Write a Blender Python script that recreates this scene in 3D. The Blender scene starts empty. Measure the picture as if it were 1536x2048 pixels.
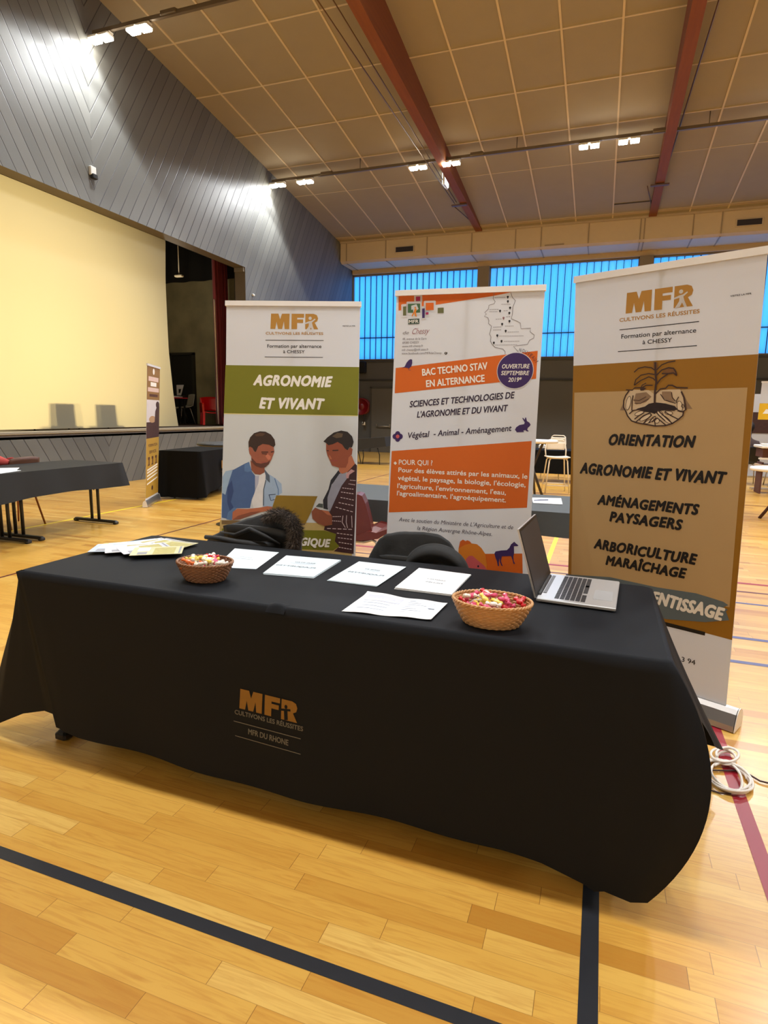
import bpy, math, random
from mathutils import Vector, Matrix, noise
random.seed(7)
PI = math.pi
scene = bpy.context.scene
COL = scene.collection

# ------------------------------------------------------------------ camera, world, exposure
F_PX, YAW, PITCH, ROLL = 1196.79, 0.344886, 0.164053, 0.017251   # measured from the photo, image taken as 1536x2048
CAM = Vector((0.0, 0.0, 1.40))
_fwd = Vector((-math.sin(YAW) * math.cos(PITCH), math.cos(YAW) * math.cos(PITCH), -math.sin(PITCH)))
_rt = Vector((math.cos(YAW), math.sin(YAW), 0.0))
_up = _rt.cross(_fwd)
_r = _rt * math.cos(ROLL) + _up * math.sin(ROLL)
_u = -_rt * math.sin(ROLL) + _up * math.cos(ROLL)
cam_data = bpy.data.cameras.new('camera')
cam_data.sensor_fit = 'VERTICAL'
cam_data.sensor_height = 36.0
cam_data.lens = 36.0 * F_PX / 2048.0
cam_data.clip_start = 0.05
cam_data.clip_end = 200
cam = bpy.data.objects.new('camera', cam_data)
COL.objects.link(cam)
cam.matrix_world = Matrix(((_r.x, _u.x, -_fwd.x, CAM.x), (_r.y, _u.y, -_fwd.y, CAM.y), (_r.z, _u.z, -_fwd.z, CAM.z), (0, 0, 0, 1)))
scene.camera = cam

world = bpy.data.worlds.new('dusk_sky')
scene.world = world
world.use_nodes = True
bg = world.node_tree.nodes['Background']
bg.inputs[0].default_value = (0.06, 0.36, 1.0, 1)
bg.inputs[1].default_value = 2.6

vs = scene.view_settings
vs.view_transform = 'Standard'
vs.look = 'None'
vs.gamma = 1.0
vs.use_curve_mapping = False
vs.exposure = 0.0
TRACK_W = 425.0       # power of one track luminaire
TRACK_RGB = (0.95, 0.98, 1.0)
STAGE_W = 420.0        # power of the warm stage lamps behind the screen

# ------------------------------------------------------------------ survey helpers: a pixel of the photo -> a point on a known plane
def ray(x, y):
    return _r * ((x - 768) / F_PX) + _u * (-(y - 1024) / F_PX) + _fwd
def onz(x, y, z=0.0):
    d = ray(x, y); return CAM + d * ((z - CAM.z) / d.z)
def ony(x, y, Y):
    d = ray(x, y); return CAM + d * ((Y - CAM.y) / d.y)
def onx(x, y, X):
    d = ray(x, y); return CAM + d * ((X - CAM.x) / d.x)
def onpl(x, y, p, n):
    d = ray(x, y); return CAM + d * ((p - CAM).dot(n) / d.dot(n))

# ------------------------------------------------------------------ materials
def lin(c):
    return tuple(((v / 255) / 12.92 if v / 255 <= 0.04045 else ((v / 255 + 0.055) / 1.055) ** 2.4) for v in c)
_M = {}
def mat(name, rgb, rough=0.6, metal=0.0, var=0.06, scale=8.0, bump=0.0, bscale=60.0, spec=0.5, coat=0.0, sheen=0.0, trans=0.0):
    if name in _M: return _M[name]
    m = bpy.data.materials.new(name); m.use_nodes = True
    nt = m.node_tree; b = nt.nodes['Principled BSDF']
    c = lin(rgb)
    tc = nt.nodes.new('ShaderNodeTexCoord')
    if var:
        n = nt.nodes.new('ShaderNodeTexNoise'); n.inputs['Scale'].default_value = scale; n.inputs['Detail'].default_value = 3
        nt.links.new(tc.outputs['Object'], n.inputs['Vector'])
        mx = nt.nodes.new('ShaderNodeMix'); mx.data_type = 'RGBA'
        mx.inputs[6].default_value = (*[v * (1 - var) for v in c], 1)
        mx.inputs[7].default_value = (*[min(1, v * (1 + var)) for v in c], 1)
        nt.links.new(n.outputs[0], mx.inputs[0]); nt.links.new(mx.outputs[2], b.inputs['Base Color'])
    else:
        b.inputs['Base Color'].default_value = (*c, 1)
    b.inputs['Roughness'].default_value = rough
    b.inputs['Metallic'].default_value = metal
    b.inputs['Specular IOR Level'].default_value = spec
    b.inputs['Coat Weight'].default_value = coat
    b.inputs['Sheen Weight'].default_value = sheen
    if bump:
        n2 = nt.nodes.new('ShaderNodeTexNoise'); n2.inputs['Scale'].default_value = bscale; n2.inputs['Detail'].default_value = 4
        nt.links.new(tc.outputs['Object'], n2.inputs['Vector'])
        bp = nt.nodes.new('ShaderNodeBump'); bp.inputs['Strength'].default_value = bump; bp.inputs['Distance'].default_value = 0.01
        nt.links.new(n2.outputs[0], bp.inputs['Height']); nt.links.new(bp.outputs[0], b.inputs['Normal'])
    if trans:
        tr = nt.nodes.new('ShaderNodeBsdfTranslucent'); tr.inputs[0].default_value = (*c, 1)
        ms = nt.nodes.new('ShaderNodeMixShader'); ms.inputs[0].default_value = trans
        nt.links.new(b.outputs[0], ms.inputs[1]); nt.links.new(tr.outputs[0], ms.inputs[2])
        nt.links.new(ms.outputs[0], nt.nodes['Material Output'].inputs[0])
    _M[name] = m
    return m
def emit(name, rgb, strength):
    m = bpy.data.materials.new(name); m.use_nodes = True
    nt = m.node_tree; nt.nodes.clear()
    e = nt.nodes.new('ShaderNodeEmission'); e.inputs[0].default_value = (*lin(rgb), 1); e.inputs[1].default_value = strength
    o = nt.nodes.new('ShaderNodeOutputMaterial'); nt.links.new(e.outputs[0], o.inputs[0])
    return m

class NT:
    """small helper to write node maths"""
    def __init__(s, m): s.t = m.node_tree
    def n(s, typ, **kw):
        x = s.t.nodes.new(typ)
        for k, v in kw.items(): setattr(x, k, v)
        return x
    def put(s, sock, v):
        if hasattr(v, 'is_output') or hasattr(v, 'links'): s.t.links.new(v, sock)
        else: sock.default_value = v
    def m(s, op, a, b=0.0, c=0.0):
        x = s.n('ShaderNodeMath', operation=op)
        s.put(x.inputs[0], a); s.put(x.inputs[1], b); s.put(x.inputs[2], c)
        return x.outputs[0]
    def mix(s, f, a, b):
        x = s.n('ShaderNodeMix', data_type='RGBA'); s.put(x.inputs[0], f); s.put(x.inputs[6], a); s.put(x.inputs[7], b)
        return x.outputs[2]

def parquet():
    m = bpy.data.materials.new('parquet'); m.use_nodes = True
    g = NT(m); t = m.node_tree; b = t.nodes['Principled BSDF']
    tc = g.n('ShaderNodeTexCoord'); sp = g.n('ShaderNodeSeparateXYZ'); t.links.new(tc.outputs['Object'], sp.inputs[0])
    X, Y = sp.outputs[0], sp.outputs[1]
    ry = g.m('DIVIDE', g.m('ADD', Y, 40.0 - 0.0185), 0.0685); row = g.m('FLOOR', ry)
    wn = g.n('ShaderNodeTexWhiteNoise', noise_dimensions='1D'); t.links.new(row, wn.inputs['W'])
    cx = g.m('ADD', g.m('DIVIDE', g.m('ADD', X, 40.0), 0.56), g.m('MULTIPLY', wn.outputs['Value'], 1.0))
    cell = g.m('FLOOR', cx)
    cb = g.n('ShaderNodeCombineXYZ'); t.links.new(row, cb.inputs[0]); t.links.new(cell, cb.inputs[1])
    w2 = g.n('ShaderNodeTexWhiteNoise', noise_dimensions='3D'); t.links.new(cb.outputs[0], w2.inputs['Vector'])
    # grain
    off = g.n('ShaderNodeCombineXYZ'); t.links.new(g.m('MULTIPLY', X, 1.6), off.inputs[0]); t.links.new(g.m('MULTIPLY', Y, 22.0), off.inputs[1])
    t.links.new(g.m('MULTIPLY', w2.outputs['Value'], 30.0), off.inputs[2])
    gr = g.n('ShaderNodeTexNoise'); gr.inputs['Scale'].default_value = 3.0; gr.inputs['Detail'].default_value = 6; gr.inputs['Distortion'].default_value = 1.2
    t.links.new(off.outputs[0], gr.inputs['Vector'])
    ramp = g.n('ShaderNodeValToRGB'); t.links.new(w2.outputs['Value'], ramp.inputs[0])
    e = ramp.color_ramp.elements
    e[0].position = 0.0; e[0].color = (*lin((178, 122, 42)), 1)
    e[1].position = 1.0; e[1].color = (*lin((224, 182, 96)), 1)
    for p, c in ((0.06, (194, 140, 54)), (0.25, (208, 156, 66)), (0.8, (215, 167, 76))):
        q = e.new(p); q.color = (*lin(c), 1)
    gf = g.n('ShaderNodeMapRange'); gf.inputs['From Min'].default_value = 0.45; gf.inputs['From Max'].default_value = 0.75
    t.links.new(gr.outputs[0], gf.inputs['Value'])
    dark = g.mix(g.m('MULTIPLY', gf.outputs[0], 0.5), ramp.outputs[0], (*lin((176, 112, 34)), 1))
    fy = g.m('FRACT', ry); fx = g.m('FRACT', cx)
    sy = g.m('LESS_THAN', g.m('MINIMUM', fy, g.m('SUBTRACT', 1.0, fy)), 0.010)
    sx = g.m('LESS_THAN', g.m('MINIMUM', fx, g.m('SUBTRACT', 1.0, fx)), 0.0016)
    seam = g.m('MAXIMUM', g.m('MULTIPLY', sy, 0.45), g.m('MULTIPLY', sx, 0.8))
    # knots
    vo = g.n('ShaderNodeTexVoronoi'); vo.inputs['Scale'].default_value = 2.6; t.links.new(tc.outputs['Object'], vo.inputs['Vector'])
    kn = g.m('LESS_THAN', vo.outputs['Distance'], 0.017)
    col = g.mix(seam, dark, (*lin((120, 76, 26)), 1))
    col = g.mix(g.m('MULTIPLY', kn, 0.7), col, (*lin((92, 52, 18)), 1))
    t.links.new(col, b.inputs['Base Color'])
    b.inputs['Roughness'].default_value = 0.33
    b.inputs['Coat Weight'].default_value = 0.25; b.inputs['Coat Roughness'].default_value = 0.22
    bp = g.n('ShaderNodeBump'); bp.inputs['Strength'].default_value = 0.08; bp.inputs['Distance'].default_value = 0.002
    t.links.new(gr.outputs[0], bp.inputs['Height']); t.links.new(bp.outputs[0], b.inputs['Normal'])
    return m
def chevron_boards():
    m = bpy.data.materials.new('chevron_boards'); m.use_nodes = True
    g = NT(m); t = m.node_tree; b = t.nodes['Principled BSDF']
    tc = g.n('ShaderNodeTexCoord'); sp = g.n('ShaderNodeSeparateXYZ'); t.links.new(tc.outputs['Object'], sp.inputs[0])
    d = g.m('SUBTRACT', sp.outputs[2], g.m('MULTIPLY', g.m('ABSOLUTE', g.m('SUBTRACT', sp.outputs[1], 8.775)), 1.722))
    r = g.m('DIVIDE', g.m('ADD', d, 40.0 - 5.915 % 0.4045), 0.4045)
    side = g.m('GREATER_THAN', sp.outputs[1], 8.775)
    f = g.m('FRACT', r); row = g.m('ADD', g.m('FLOOR', r), g.m('MULTIPLY', side, 57.3))
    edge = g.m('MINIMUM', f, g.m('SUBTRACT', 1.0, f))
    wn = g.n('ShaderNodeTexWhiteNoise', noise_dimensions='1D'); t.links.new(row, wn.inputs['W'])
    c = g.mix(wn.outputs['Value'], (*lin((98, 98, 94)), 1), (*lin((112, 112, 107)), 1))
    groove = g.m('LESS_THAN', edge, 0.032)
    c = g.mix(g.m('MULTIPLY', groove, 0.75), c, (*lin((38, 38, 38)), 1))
    t.links.new(c, b.inputs['Base Color']); b.inputs['Roughness'].default_value = 0.55
    h = g.n('ShaderNodeMapRange'); h.inputs['From Max'].default_value = 0.05; t.links.new(edge, h.inputs['Value'])
    bp = g.n('ShaderNodeBump'); bp.inputs['Strength'].default_value = 0.6; bp.inputs['Distance'].default_value = 0.008
    t.links.new(h.outputs[0], bp.inputs['Height']); t.links.new(bp.outputs[0], b.inputs['Normal'])
    return m
def wood(name, a, bb, rough=0.45, axis=1):
    m = bpy.data.materials.new(name); m.use_nodes = True
    g = NT(m); t = m.node_tree; b = t.nodes['Principled BSDF']
    tc = g.n('ShaderNodeTexCoord'); mp = g.n('ShaderNodeMapping'); t.links.new(tc.outputs['Object'], mp.inputs[0])
    s = [9.0, 9.0, 9.0]; s[axis] = 0.5; mp.inputs['Scale'].default_value = s
    n = g.n('ShaderNodeTexNoise'); n.inputs['Scale'].default_value = 2.0; n.inputs['Detail'].default_value = 5; t.links.new(mp.outputs[0], n.inputs[0])
    t.links.new(g.mix(n.outputs[0], (*lin(a), 1), (*lin(bb), 1)), b.inputs['Base Color']); b.inputs['Roughness'].default_value = rough
    return m

# ------------------------------------------------------------------ mesh builder
class MB:
    def __init__(s): s.v = []; s.f = []; s.mi = []; s.sm = []; s.mats = []
    def mid(s, m):
        if m is None: return 0
        if m not in s.mats: s.mats.append(m)
        return s.mats.index(m)
    def add(s, vs, fs, m=None, smooth=False, M=None):
        o = len(s.v); k = s.mid(m)
        for p in vs:
            p = Vector(p)
            s.v.append(M @ p if M is not None else p)
        for f in fs:
            s.f.append([i + o for i in f]); s.mi.append(k); s.sm.append(smooth)
        return s
    def box(s, c, d, m=None, rz=0.0, M=None, bev=0.0):
        x, y, z = [q / 2 for q in d]
        c = Vector(c); R = Matrix.Rotation(rz, 3, 'Z')
        if bev > 0:
            e = min(bev, x * .45, y * .45, z * .45)
            ring = [(-x + e, -y), (x - e, -y), (x, -y + e), (x, y - e), (x - e, y), (-x + e, y), (-x, y - e), (-x, -y + e)]
            ins = [(math.copysign(max(abs(a) - e, 0), a), math.copysign(max(abs(b) - e, 0), b)) for a, b in ring]
            vs = []
            for zz, rr in ((-z, ins), (-z + e, ring), (z - e, ring), (z, ins)):
                vs += [(a, b, zz) for a, b in rr]
            fs = [list(range(7, -1, -1)), list(range(24, 32))]
            for k in range(3):
                for i in range(8):
                    j = (i + 1) % 8
                    fs.append([k * 8 + i, k * 8 + j, k * 8 + 8 + j, k * 8 + 8 + i])
        else:
            vs = [(a * x, b * y, cc * z) for cc in (-1, 1) for a, b in ((-1, -1), (1, -1), (1, 1), (-1, 1))]
            fs = [[3, 2, 1, 0], [4, 5, 6, 7], [0, 1, 5, 4], [1, 2, 6, 5], [2, 3, 7, 6], [3, 0, 4, 7]]
        return s.add([c + R @ Vector(p) for p in vs], fs, m, False, M)
    def tube(s, pts, r, m=None, n=8, closed=False, caps=True, M=None, smooth=True):
        pts = [Vector(p) for p in pts]; N = len(pts); vs = []; fs = []
        prev = None
        for i, p in enumerate(pts):
            if closed: d = pts[(i + 1) % N] - pts[i - 1]
            else: d = pts[min(i + 1, N - 1)] - pts[max(i - 1, 0)]
            if d.length < 1e-9: d = Vector((0, 0, 1))
            d.normalize()
            if prev is None:
                a = Vector((0, 0, 1)) if abs(d.z) < 0.9 else Vector((1, 0, 0))
                u = d.cross(a).normalized()
            else:
                u = (prev - d * prev.dot(d))
                u = u.normalized() if u.length > 1e-6 else d.orthogonal().normalized()
            prev = u; w = d.cross(u)
            rr = r[i] if isinstance(r, (list, tuple)) else r
            for k in range(n):
                a = 2 * PI * k / n
                vs.append(p + u * math.cos(a) * rr + w * math.sin(a) * rr)
        L = N if closed else N - 1
        for i in range(L):
            for k in range(n):
                a = i * n + k; b = i * n + (k + 1) % n; j = ((i + 1) % N) * n
                fs.append([a, b, j + (k + 1) % n, j + k])
        if caps and not closed:
            fs.append(list(range(n - 1, -1, -1))); fs.append([(N - 1) * n + k for k in range(n)])
        return s.add(vs, fs, m, smooth, M)
    def lathe(s, prof, m=None, n=32, c=(0, 0, 0), sx=1.0, sy=1.0, M=None, smooth=True, fn=None):
        vs = []; fs = []; c = Vector(c)
        for r, z in prof:
            for k in range(n):
                a = 2 * PI * k / n
                p = Vector((math.cos(a) * r * sx, math.sin(a) * r * sy, z))
                if fn: p = fn(p, a)
                vs.append(c + p)
        for i in range(len(prof) - 1):
            for k in range(n):
                fs.append([i * n + k, i * n + (k + 1) % n, (i + 1) * n + (k + 1) % n, (i + 1) * n + k])
        if prof[0][0] > 1e-6: fs.append(list(range(n - 1, -1, -1)))
        if prof[-1][0] > 1e-6: fs.append([(len(prof) - 1) * n + k for k in range(n)])
        return s.add(vs, fs, m, smooth, M)
    def prism(s, poly, off, m=None, M=None, smooth=False):
        n = len(poly); off = Vector(off)
        vs = [Vector(p) for p in poly] + [Vector(p) + off for p in poly]
        fs = [list(range(n - 1, -1, -1)), [n + i for i in range(n)]]
        for i in range(n):
            j = (i + 1) % n; fs.append([i, j, n + j, n + i])
        return s.add(vs, fs, m, smooth, M)
    def grid(s, fn, nu, nv, m=None, smooth=True, th=0.0, cu=False):
        vs = [Vector(fn(i / nu, j / nv)) for j in range(nv + 1) for i in range(nu + 1)]
        fs = [[j * (nu + 1) + i, j * (nu + 1) + i + 1, (j + 1) * (nu + 1) + i + 1, (j + 1) * (nu + 1) + i] for j in range(nv) for i in range(nu)]
        if th:
            nv0 = len(vs); nor = [Vector() for _ in vs]
            for f in fs:
                q = (vs[f[1]] - vs[f[0]]).cross(vs[f[3]] - vs[f[0]])
                for i in f: nor[i] += q
            vs2 = [p - (q.normalized() if q.length > 1e-12 else Vector()) * th for p, q in zip(vs, nor)]
            vs += vs2; fs2 = [[i + nv0 for i in reversed(f)] for f in fs]
            W = nu + 1; rim = [i for i in range(W)] + [j * W + nu for j in range(1, nv + 1)] + [nv * W + i for i in range(nu - 1, -1, -1)] + [j * W for j in range(nv - 1, 0, -1)]
            R = [[rim[k], rim[(k + 1) % len(rim)]] for k in range(len(rim))]
            fs += fs2 + [[b, a, a + nv0, b + nv0] for a, b in R]
        return s.add(vs, fs, m, smooth)
    def build(s, name, m=None, parent=None, loc=None):
        me = bpy.data.meshes.new(name)
        me.from_pydata([tuple(p) for p in s.v], [], s.f)
        if m is not None and not s.mats: s.mats = [m]
        for q in s.mats: me.materials.append(q)
        me.polygons.foreach_set('material_index', s.mi); me.polygons.foreach_set('use_smooth', s.sm)
        me.update()
        o = bpy.data.objects.new(name, me); COL.objects.link(o)
        if parent is not None:
            o.parent = parent
            if loc is not None: o.location = loc
        elif loc is not None: o.location = loc
        return o

def tag(o, label, cat, group=None):
    if len(label.split()) > 16: print('LONG', label)
    o['label'] = label; o['category'] = cat
    if group: o['group'] = group
    return o
def thing(name, label, cat, loc=(0, 0, 0), rz=0.0, group=None):
    o = bpy.data.objects.new(name, None); COL.objects.link(o); o.empty_display_size = 0.1
    o.location = loc; o.rotation_euler = (0, 0, rz)
    return tag(o, label, cat, group)
def struct(name, mb, m=None):
    o = mb.build(name, m); o['kind'] = 'structure'; return o
def dup(o, loc=None, rz=None, label=None, parent=None):
    c = o.copy(); COL.objects.link(c)
    if parent is not None: c.parent = parent
    if loc is not None: c.location = loc
    if rz is not None: c.rotation_euler = (0, 0, rz)
    if label: c['label'] = label
    for ch in list(o.children): dup(ch, parent=c)
    return c
def subd(o, lv=1):
    md = o.modifiers.new('smooth', 'SUBSURF'); md.levels = lv; md.render_levels = lv
    return o

# ------------------------------------------------------------------ lettering: built-in font turned into flat mesh
_T = {}
def text_mesh(body, off=0.0, shear=0.0, space=1.0, res=3):
    key = (body, off, shear, space, res)
    if key in _T: return _T[key]
    cu = bpy.data.curves.new('lettering', 'FONT'); cu.body = body; cu.size = 1.0; cu.offset = off; cu.shear = shear
    cu.space_character = space; cu.resolution_u = res; cu.fill_mode = 'FRONT'
    o = bpy.data.objects.new('lettering', cu); COL.objects.link(o)
    dg = bpy.context.evaluated_depsgraph_get(); me = bpy.data.meshes.new_from_object(o.evaluated_get(dg))
    vs = [(v.co.x, v.co.y) for v in me.vertices]; fs = [list(p.vertices) for p in me.polygons]
    bpy.data.objects.remove(o); bpy.data.curves.remove(cu); bpy.data.meshes.remove(me)
    _T[key] = (vs, fs)
    return _T[key]
CAPH = max(v[1] for v in text_mesh('H')[0])

LOGO = ([(0, 0), (4, 123), (62, 123), (76, 78), (90, 123), (150, 123), (148, 0), (112, 0), (106, 62), (92, 0), (60, 0), (48, 58), (38, 0)],
        [(166, 0), (166, 123), (264, 123), (264, 92), (210, 92), (210, 78), (257, 78), (257, 50), (210, 50), (210, 0)],
        [(274, 0), (274, 123), (340, 123), (364, 113), (374, 88), (368, 64), (348, 52), (376, 0)])
class Print:
    """printed surface on a plane: p0 origin, U right, V up, N towards the viewer; a,b are metres"""
    def __init__(s, mb, p0, U, V, step=0.0005, px=None, warp=None):
        s.mb = mb; s.p0 = Vector(p0); s.U = Vector(U); s.V = Vector(V); s.N = s.U.cross(s.V).normalized(); s.step = step; s.warp = warp
    def uv(s, x, y):
        q = onpl(x, y, s.p0, s.N) - s.p0
        # U and V may be slightly oblique
        uu, uvv, vv = s.U.dot(s.U), s.U.dot(s.V), s.V.dot(s.V); a, b = q.dot(s.U), q.dot(s.V); D = uu * vv - uvv * uvv
        return ((a * vv - b * uvv) / D, (b * uu - a * uvv) / D)
    def pt(s, a, b, k):
        if s.warp: return s.warp(a, b, k * s.step)
        return s.p0 + s.U * a + s.V * b + s.N * (k * s.step)
    def polyuv(s, pts, m, k):
        s.mb.add([s.pt(a, b, k) for a, b in pts], [list(range(len(pts)))], m)
    def poly(s, pts, m, k): s.polyuv([s.uv(*p) for p in pts], m, k)
    def line(s, pts, w, m, k, px=True):
        q = [s.uv(*p) for p in pts] if px else pts
        L = []; R = []
        for i in range(len(q)):
            a = Vector(q[max(i - 1, 0)]); b = Vector(q[min(i + 1, len(q) - 1)]); d = (b - a)
            d = d.normalized() if d.length > 1e-9 else Vector((1, 0)); n = Vector((-d.y, d.x)) * w / 2
            L.append(Vector(q[i]) + n); R.append(Vector(q[i]) - n)
        n = len(q)
        s.mb.add([s.pt(p[0], p[1], k) for p in L + R], [[n + i, n + i + 1, i + 1, i] for i in range(n - 1)], m)
    def ell(s, c, rx, ry, m, k, n=24, px=True, rot=0.0):
        if px:
            c0 = s.uv(*c); rx = abs(s.uv(c[0] + rx, c[1])[0] - c0[0]); ry = abs(s.uv(c[0], c[1] + ry)[1] - c0[1])
        else: c0 = c
        s.polyuv([(c0[0] + rx * math.cos(2 * PI * i / n) * math.cos(rot) - ry * math.sin(2 * PI * i / n) * math.sin(rot),
                   c0[1] + rx * math.cos(2 * PI * i / n) * math.sin(rot) + ry * math.sin(2 * PI * i / n) * math.cos(rot)) for i in range(n)], m, k)
    def logo(s, a, b, top, m, k, px=True, h=None):
        if px: a = s.uv(*a); b = s.uv(*b)
        a = Vector(a); b = Vector(b); d = b - a; L = d.length; d.normalize(); n = Vector((-d.y, d.x))
        if h is None: h = abs((Vector(s.uv(*top)) - a).dot(n))
        for g in LOGO: s.polyuv([tuple(a + d * (x * L / 375) + n * (y * h / 123)) for x, y in g], m, k)
    def text(s, body, a, b, h, m, k, off=0.0, shear=0.0, space=1.0, jit=0.0, px=True, hpx=None):
        # off: stroke weight, struck several times around a small circle
        """a,b: baseline start / end; h: cap height in metres (or hpx: a pixel at the cap line above a)"""
        if px: a = s.uv(*a); b = s.uv(*b)
        a = Vector(a); b = Vector(b); d = b - a; L = d.length; d.normalize(); n = Vector((-d.y, d.x))
        if hpx is not None: h = abs((Vector(s.uv(*hpx)) - a).dot(n))
        vs, fs = text_mesh(body, 0.0, 0.0, space)
        if not vs: return
        nst = 1 if off < .004 else (4 if off < .03 else 8)
        x0 = min(v[0] for v in vs); x1 = max(v[0] for v in vs)
        sx = L / (x1 - x0); sy = h / CAPH
        for st in range(nst):
            an = 2 * PI * (st + .5) / nst; ox = math.cos(an) * off * .8 * sy if nst > 1 else 0; oy = math.sin(an) * off * .8 * sy if nst > 1 else 0
            out = []
            for x, y in vs:
                u = (x - x0) * sx; w = y * sy
                if jit: w += math.sin(u * 6.0 / h * 0.35 + len(body)) * jit * h; w *= 1 + 0.5 * jit * math.sin(u / h * 2.3)
                u += shear * w + ox; w += oy
                p = a + d * u + n * w
                out.append(s.pt(p.x, p.y, k + st * .04))
            s.mb.add(out, fs, m)

# ================================================================== THE HALL
XL, YF, YN, XR = -8.608, 20.33, -2.75, 20.0
RIDGE = 8.85; SL = 0.1329; Z0 = 9.4864
def roof(y): return Z0 - SL * (y if y >= RIDGE else 2 * RIDGE - y)
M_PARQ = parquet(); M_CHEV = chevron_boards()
M_LB = mat('court_black', (34, 35, 40), 0.4, var=0.15, scale=30, coat=0.2)
M_LR = mat('court_red', (150, 18, 38), 0.4, var=0.08)
M_LDR = mat('court_dark_red', (96, 36, 30), 0.4)
M_LBL = mat('court_blue', (78, 76, 116), 0.4)
M_LY = mat('court_yellow', (250, 222, 40), 0.4)

fl = MB()
fl.add([(XL - .3, YN - .3, 0), (XR, YN - .3, 0), (XR, YF + .3, 0), (XL - .3, YF + .3, 0)], [[0, 1, 2, 3]], M_PARQ)
def court(x0, y0, x1, y1, m, z=0.0008):
    fl.add([(x0, y0, z), (x1, y0, z), (x1, y1, z), (x0, y1, z)], [[0, 1, 2, 3]], m)
court(-5.2, 1.172, 0.089, 1.212, M_LB, .0008)
court(0.043, -2.7, 0.089, 3.2, M_LB, .0009)
court(0.556, -2.7, 0.606, 5.74, M_LR, .0010)
court(-0.437, 3.9, -0.392, 18.0, M_LY, .0010)
court(-6.275, 1.0, -6.23, 8.05, M_LY, .0010)
court(-4.62, 1.0, -4.59, 16.0, M_LDR, .0010)
court(-2.6, 5.74, 14, 5.79, M_LR, .0012)
court(-2.6, 5.455, 14, 5.49, M_LDR, .0012)
court(-1.0, 5.10, 14, 5.135, M_LBL, .0012)
court(-1.0, 4.245, 14, 4.29, M_LBL, .0012)
court(-1.0, 3.80, 14, 3.845, M_LBL, .0012)
court(-2, 11.2, 14, 11.24, M_LDR, .0012)
floor = struct('floor', fl)

# gable wall with the stage opening
OY0, OY1, OZ0, OZ1 = 3.95, 13.48, 1.0, 4.90
wl = MB()
T = 0.30
def quad_x(x, pts, m, flip=False):
    f = list(range(len(pts)))
    wl.add([(x, a, b) for a, b in pts], [f if not flip else f[::-1]], m)
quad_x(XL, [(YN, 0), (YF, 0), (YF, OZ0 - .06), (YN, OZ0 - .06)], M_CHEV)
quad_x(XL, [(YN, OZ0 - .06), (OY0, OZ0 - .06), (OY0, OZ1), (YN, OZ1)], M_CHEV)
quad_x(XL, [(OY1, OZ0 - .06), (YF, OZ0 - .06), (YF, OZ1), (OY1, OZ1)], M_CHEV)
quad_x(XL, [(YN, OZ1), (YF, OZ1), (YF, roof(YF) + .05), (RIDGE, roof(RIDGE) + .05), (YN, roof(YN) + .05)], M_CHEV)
M_JAMB = mat('jamb_brown', (104, 92, 74), 0.6)
wl.add([(XL, OY0, OZ1), (XL, OY1, OZ1), (XL - T, OY1, OZ1), (XL - T, OY0, OZ1)], [[0, 1, 2, 3]], M_JAMB)
wl.add([(XL, OY1, OZ0), (XL, OY1, OZ1), (XL - T, OY1, OZ1), (XL - T, OY1, OZ0)], [[0, 1, 2, 3]], M_JAMB)
wl.add([(XL, OY0, OZ0), (XL, OY0, OZ1), (XL - T, OY0, OZ1), (XL - T, OY0, OZ0)], [[3, 2, 1, 0]], M_JAMB)
wl.box((XL - T / 2, OY1 - .03, OZ1 - .06), (T - .04, .06, .10), mat('jamb_cap', (120, 110, 92), .6))
wall_left = struct('wall_left', wl)

# stage lip, floor and back walls
M_LIP = mat('stage_lip', (150, 140, 120), 0.45)
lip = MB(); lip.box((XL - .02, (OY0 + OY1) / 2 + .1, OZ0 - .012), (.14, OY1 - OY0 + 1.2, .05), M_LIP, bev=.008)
lip.box((XL + .004, (OY0 + OY1) / 2 + .1, OZ0 - .055), (.05, OY1 - OY0 + 1.2, .03), mat('stage_lip_dark', (96, 88, 80), .6))  # lower strip of the stage lip, in a darker tone
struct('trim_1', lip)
st = MB(); st.box((XL - T - 3.2, 8.8, OZ0 - .06), (7.0, 14.0, .10), wood('stage_boards', (58, 44, 34), (76, 60, 46), .6, 1))
struct('floor_stage', st)
M_OLIVE = mat('stage_wall', (134, 126, 96), 0.85, var=.6, scale=1.6, bump=.3, bscale=4)
M_BLACKP = mat('stage_black', (14, 13, 12), 0.9)
sw = MB()
sw.box((-12.2, 14.55, 3.5), (6.6, .1, 7.2), M_OLIVE)
sw.box((-12.2, 2.6, 3.5), (6.6, .1, 7.2), M_BLACKP)
sw.box((-15.5, 8.6, 3.5), (.1, 12.0, 7.2), M_OLIVE)
sw.box((-12.2, 8.6, 7.1), (6.8, 12.0, .1), M_BLACKP)
sw.box((XL - T - .01, 8.8, 6.05), (.02, 12.0, 2.3), M_BLACKP)
sw.box((XL - T - .01, 14.05, 3.5), (.02, 1.14, 7.0), M_BLACKP)
sw.box((XL - T - .01, 3.27, 3.5), (.02, 1.34, 7.0), M_BLACKP)
struct('wall_stage', sw)
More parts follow.
